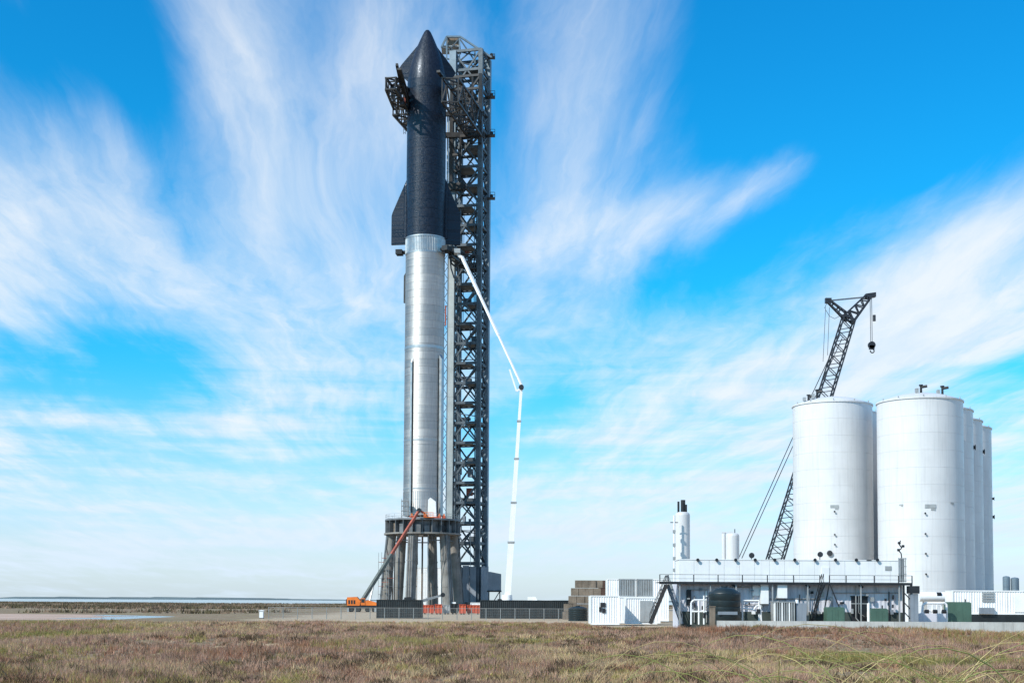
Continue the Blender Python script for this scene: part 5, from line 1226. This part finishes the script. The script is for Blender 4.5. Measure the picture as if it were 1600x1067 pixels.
# low bushes standing out of the heath
def bushes(name, y0, y1, dens, nb, ws_):
    x, y = scatter(y0, y1, dens); lim = np.where(x > 17.5, 120, np.where(x > 9, 146, 170 - 27*sstep(-x, 26, 60)))
    keep = (y < lim) & (fnoise(x*.14, y*.13, 61) > -.1); x, y = x[keep], y[keep]; n = len(x); z = height(x, y)
    R_ = rng.uniform(.25, .8, n); H_ = R_*rng.uniform(.6, 1.05, n)
    pal = np.array([PAL['dark'], PAL['olive'], PAL['mauve'], PAL['rust'], PAL['tan']]); ci = rng.choice(5, n, p=[.36, .22, .22, .12, .08])
    col = pal[ci]*rng.uniform(.7, 1.2, (n, 1)); k = np.repeat(np.arange(n), nb); N_ = len(k)
    a = rng.uniform(0, 6.283, N_); rr = np.sqrt(rng.random(N_)); th = rng.uniform(.2, 1, N_)
    bx_ = x[k]+np.cos(a)*rr*R_[k]; by_ = y[k]+np.sin(a)*rr*R_[k]; top = H_[k]*np.sqrt(np.clip(1-rr**2, .05, 1))*th
    veg_mesh(name, bx_, by_, z[k]+top*.55-.03, np.maximum(.10, .5*H_[k]*rng.uniform(.4, 1, N_)), ws_*rng.uniform(.6, 1.5, N_), rng.uniform(.2, 1.2, N_), col[k]*rng.uniform(.75, 1.25, (N_, 1)))
bushes('low_bushes', 24, 70, .75, 120, .035)
bushes('low_bushes', 70, 178, .30, 80, .06)
# scrub on the far flats and along the pond bank
x, y = scatter(270, 860, .05); keep = (fnoise(x*.03, y*.02, 51) > -.1) & ((x < -45) | (y > 420)) ; x, y = x[keep], y[keep]; z = height(x, y); n = len(x)
k = np.repeat(np.arange(n), 10); N_ = len(k); col = np.where((rng.random((n, 1)) < .55), np.array([[.13, .105, .06]]), np.array([[.24, .165, .115]]))*rng.uniform(.7, 1.3, (n, 1))
veg_mesh('far_scrub', x[k]+rng.normal(0, .9, N_), y[k]+rng.normal(0, .9, N_), z[k]-.05, rng.uniform(.3, 1.0, N_), rng.uniform(.25, .6, N_), rng.uniform(.1, .8, N_), col[k]*rng.uniform(.8, 1.2, (N_, 1)))

# bare sandy hummocks showing through the heath
m_sandp = M('pale bare sand', (.46, .34, .215), .95, 0, .15, 1.5, bump=.5, bscale=4, spec=.1)
for (cx_, cy_, ax, ay) in SAND:
    mb = MB(); nr_, na = 5, 20; vv = []; rs = random.Random(int(cx_*10))
    wob_ = [1+.25*rs.uniform(-1, 1) for _ in range(na)]
    for i in range(nr_+1):
        for j in range(na):
            f_ = i/nr_; a_ = 2*math.pi*j/na; x_ = cx_+ax*f_*wob_[j]*math.cos(a_); y_ = cy_+ay*f_*wob_[j]*math.sin(a_)
            vv.append((x_, y_, G(x_, y_)+.05*(1-f_**2)-(.05 if i == nr_ else 0)+.02*rs.random()))
    mb.add(vv, [(i*na+j, i*na+(j+1) % na, (i+1)*na+(j+1) % na, (i+1)*na+j) for i in range(nr_) for j in range(na)])
    struct(mb.build('sand_patch', m_sandp, None, True))
# drooping beach grass close to the camera
m_reed = M('pale straw stalk', (.40, .31, .13), .6, 0, .25, 3); m_reedg = M('yellow green stalk', (.24, .25, .07), .6, 0, .25, 3)
def reed_clump(px, Y, nbl, spread, lbl, hmax, seed):
    r = random.Random(seed); x0 = PX(px, Y); g_ = G(x0, Y); mb = MB(); mg = MB()
    for i in range(nbl*2):
        bx0 = x0 + r.gauss(0, spread); by0 = Y + r.gauss(0, .35); gz = G(bx0, by0)-.05
        az = r.choice((0, math.pi)) + r.gauss(0, .7); L = r.uniform(.75, 1.25)*hmax*(1 if i < nbl else .78); el = r.uniform(1.0, 1.45); droop = r.uniform(1.7, 3.0)
        pts = []; p_ = Vector((bx0, by0, gz)); ns = 12
        w0 = r.uniform(.0045, .0085)
        for k in range(ns+1):
            pts.append(p_.copy()); e_ = el - droop*(k/ns)**1.6
            p_ = p_ + Vector((math.cos(az)*math.cos(e_), math.sin(az)*math.cos(e_)*.6, math.sin(e_)))*(L/ns)
        m_t = mb if r.random() < .6 else mg
        for k in range(ns):
            m_t.cyl(pts[k], pts[k+1], w0*(1-.8*k/ns), w0*(1-.8*(k+1)/ns), n=4, cap=False)
    o = thing('beach_grass', lbl, 'grass clump', (x0, Y, g_))
    mb.build('straw_blades', m_reed, o); mg.build('green_blades', m_reedg, o)
reed_clump(1395, 10.0, 46, .38, 'tallest clump of drooping straw beach grass before the concrete wall', 2.15, 1)
reed_clump(1545, 9.0, 30, .30, 'drooping beach grass clump before the white ribbed container', 1.9, 2)
reed_clump(1230, 11.0, 24, .45, 'sparse drooping beach grass clump before the plant building stairs', 2.0, 3)
reed_clump(1640, 8.0, 22, .25, 'yellow green beach grass clump at the foot of the near dune', 1.8, 4)
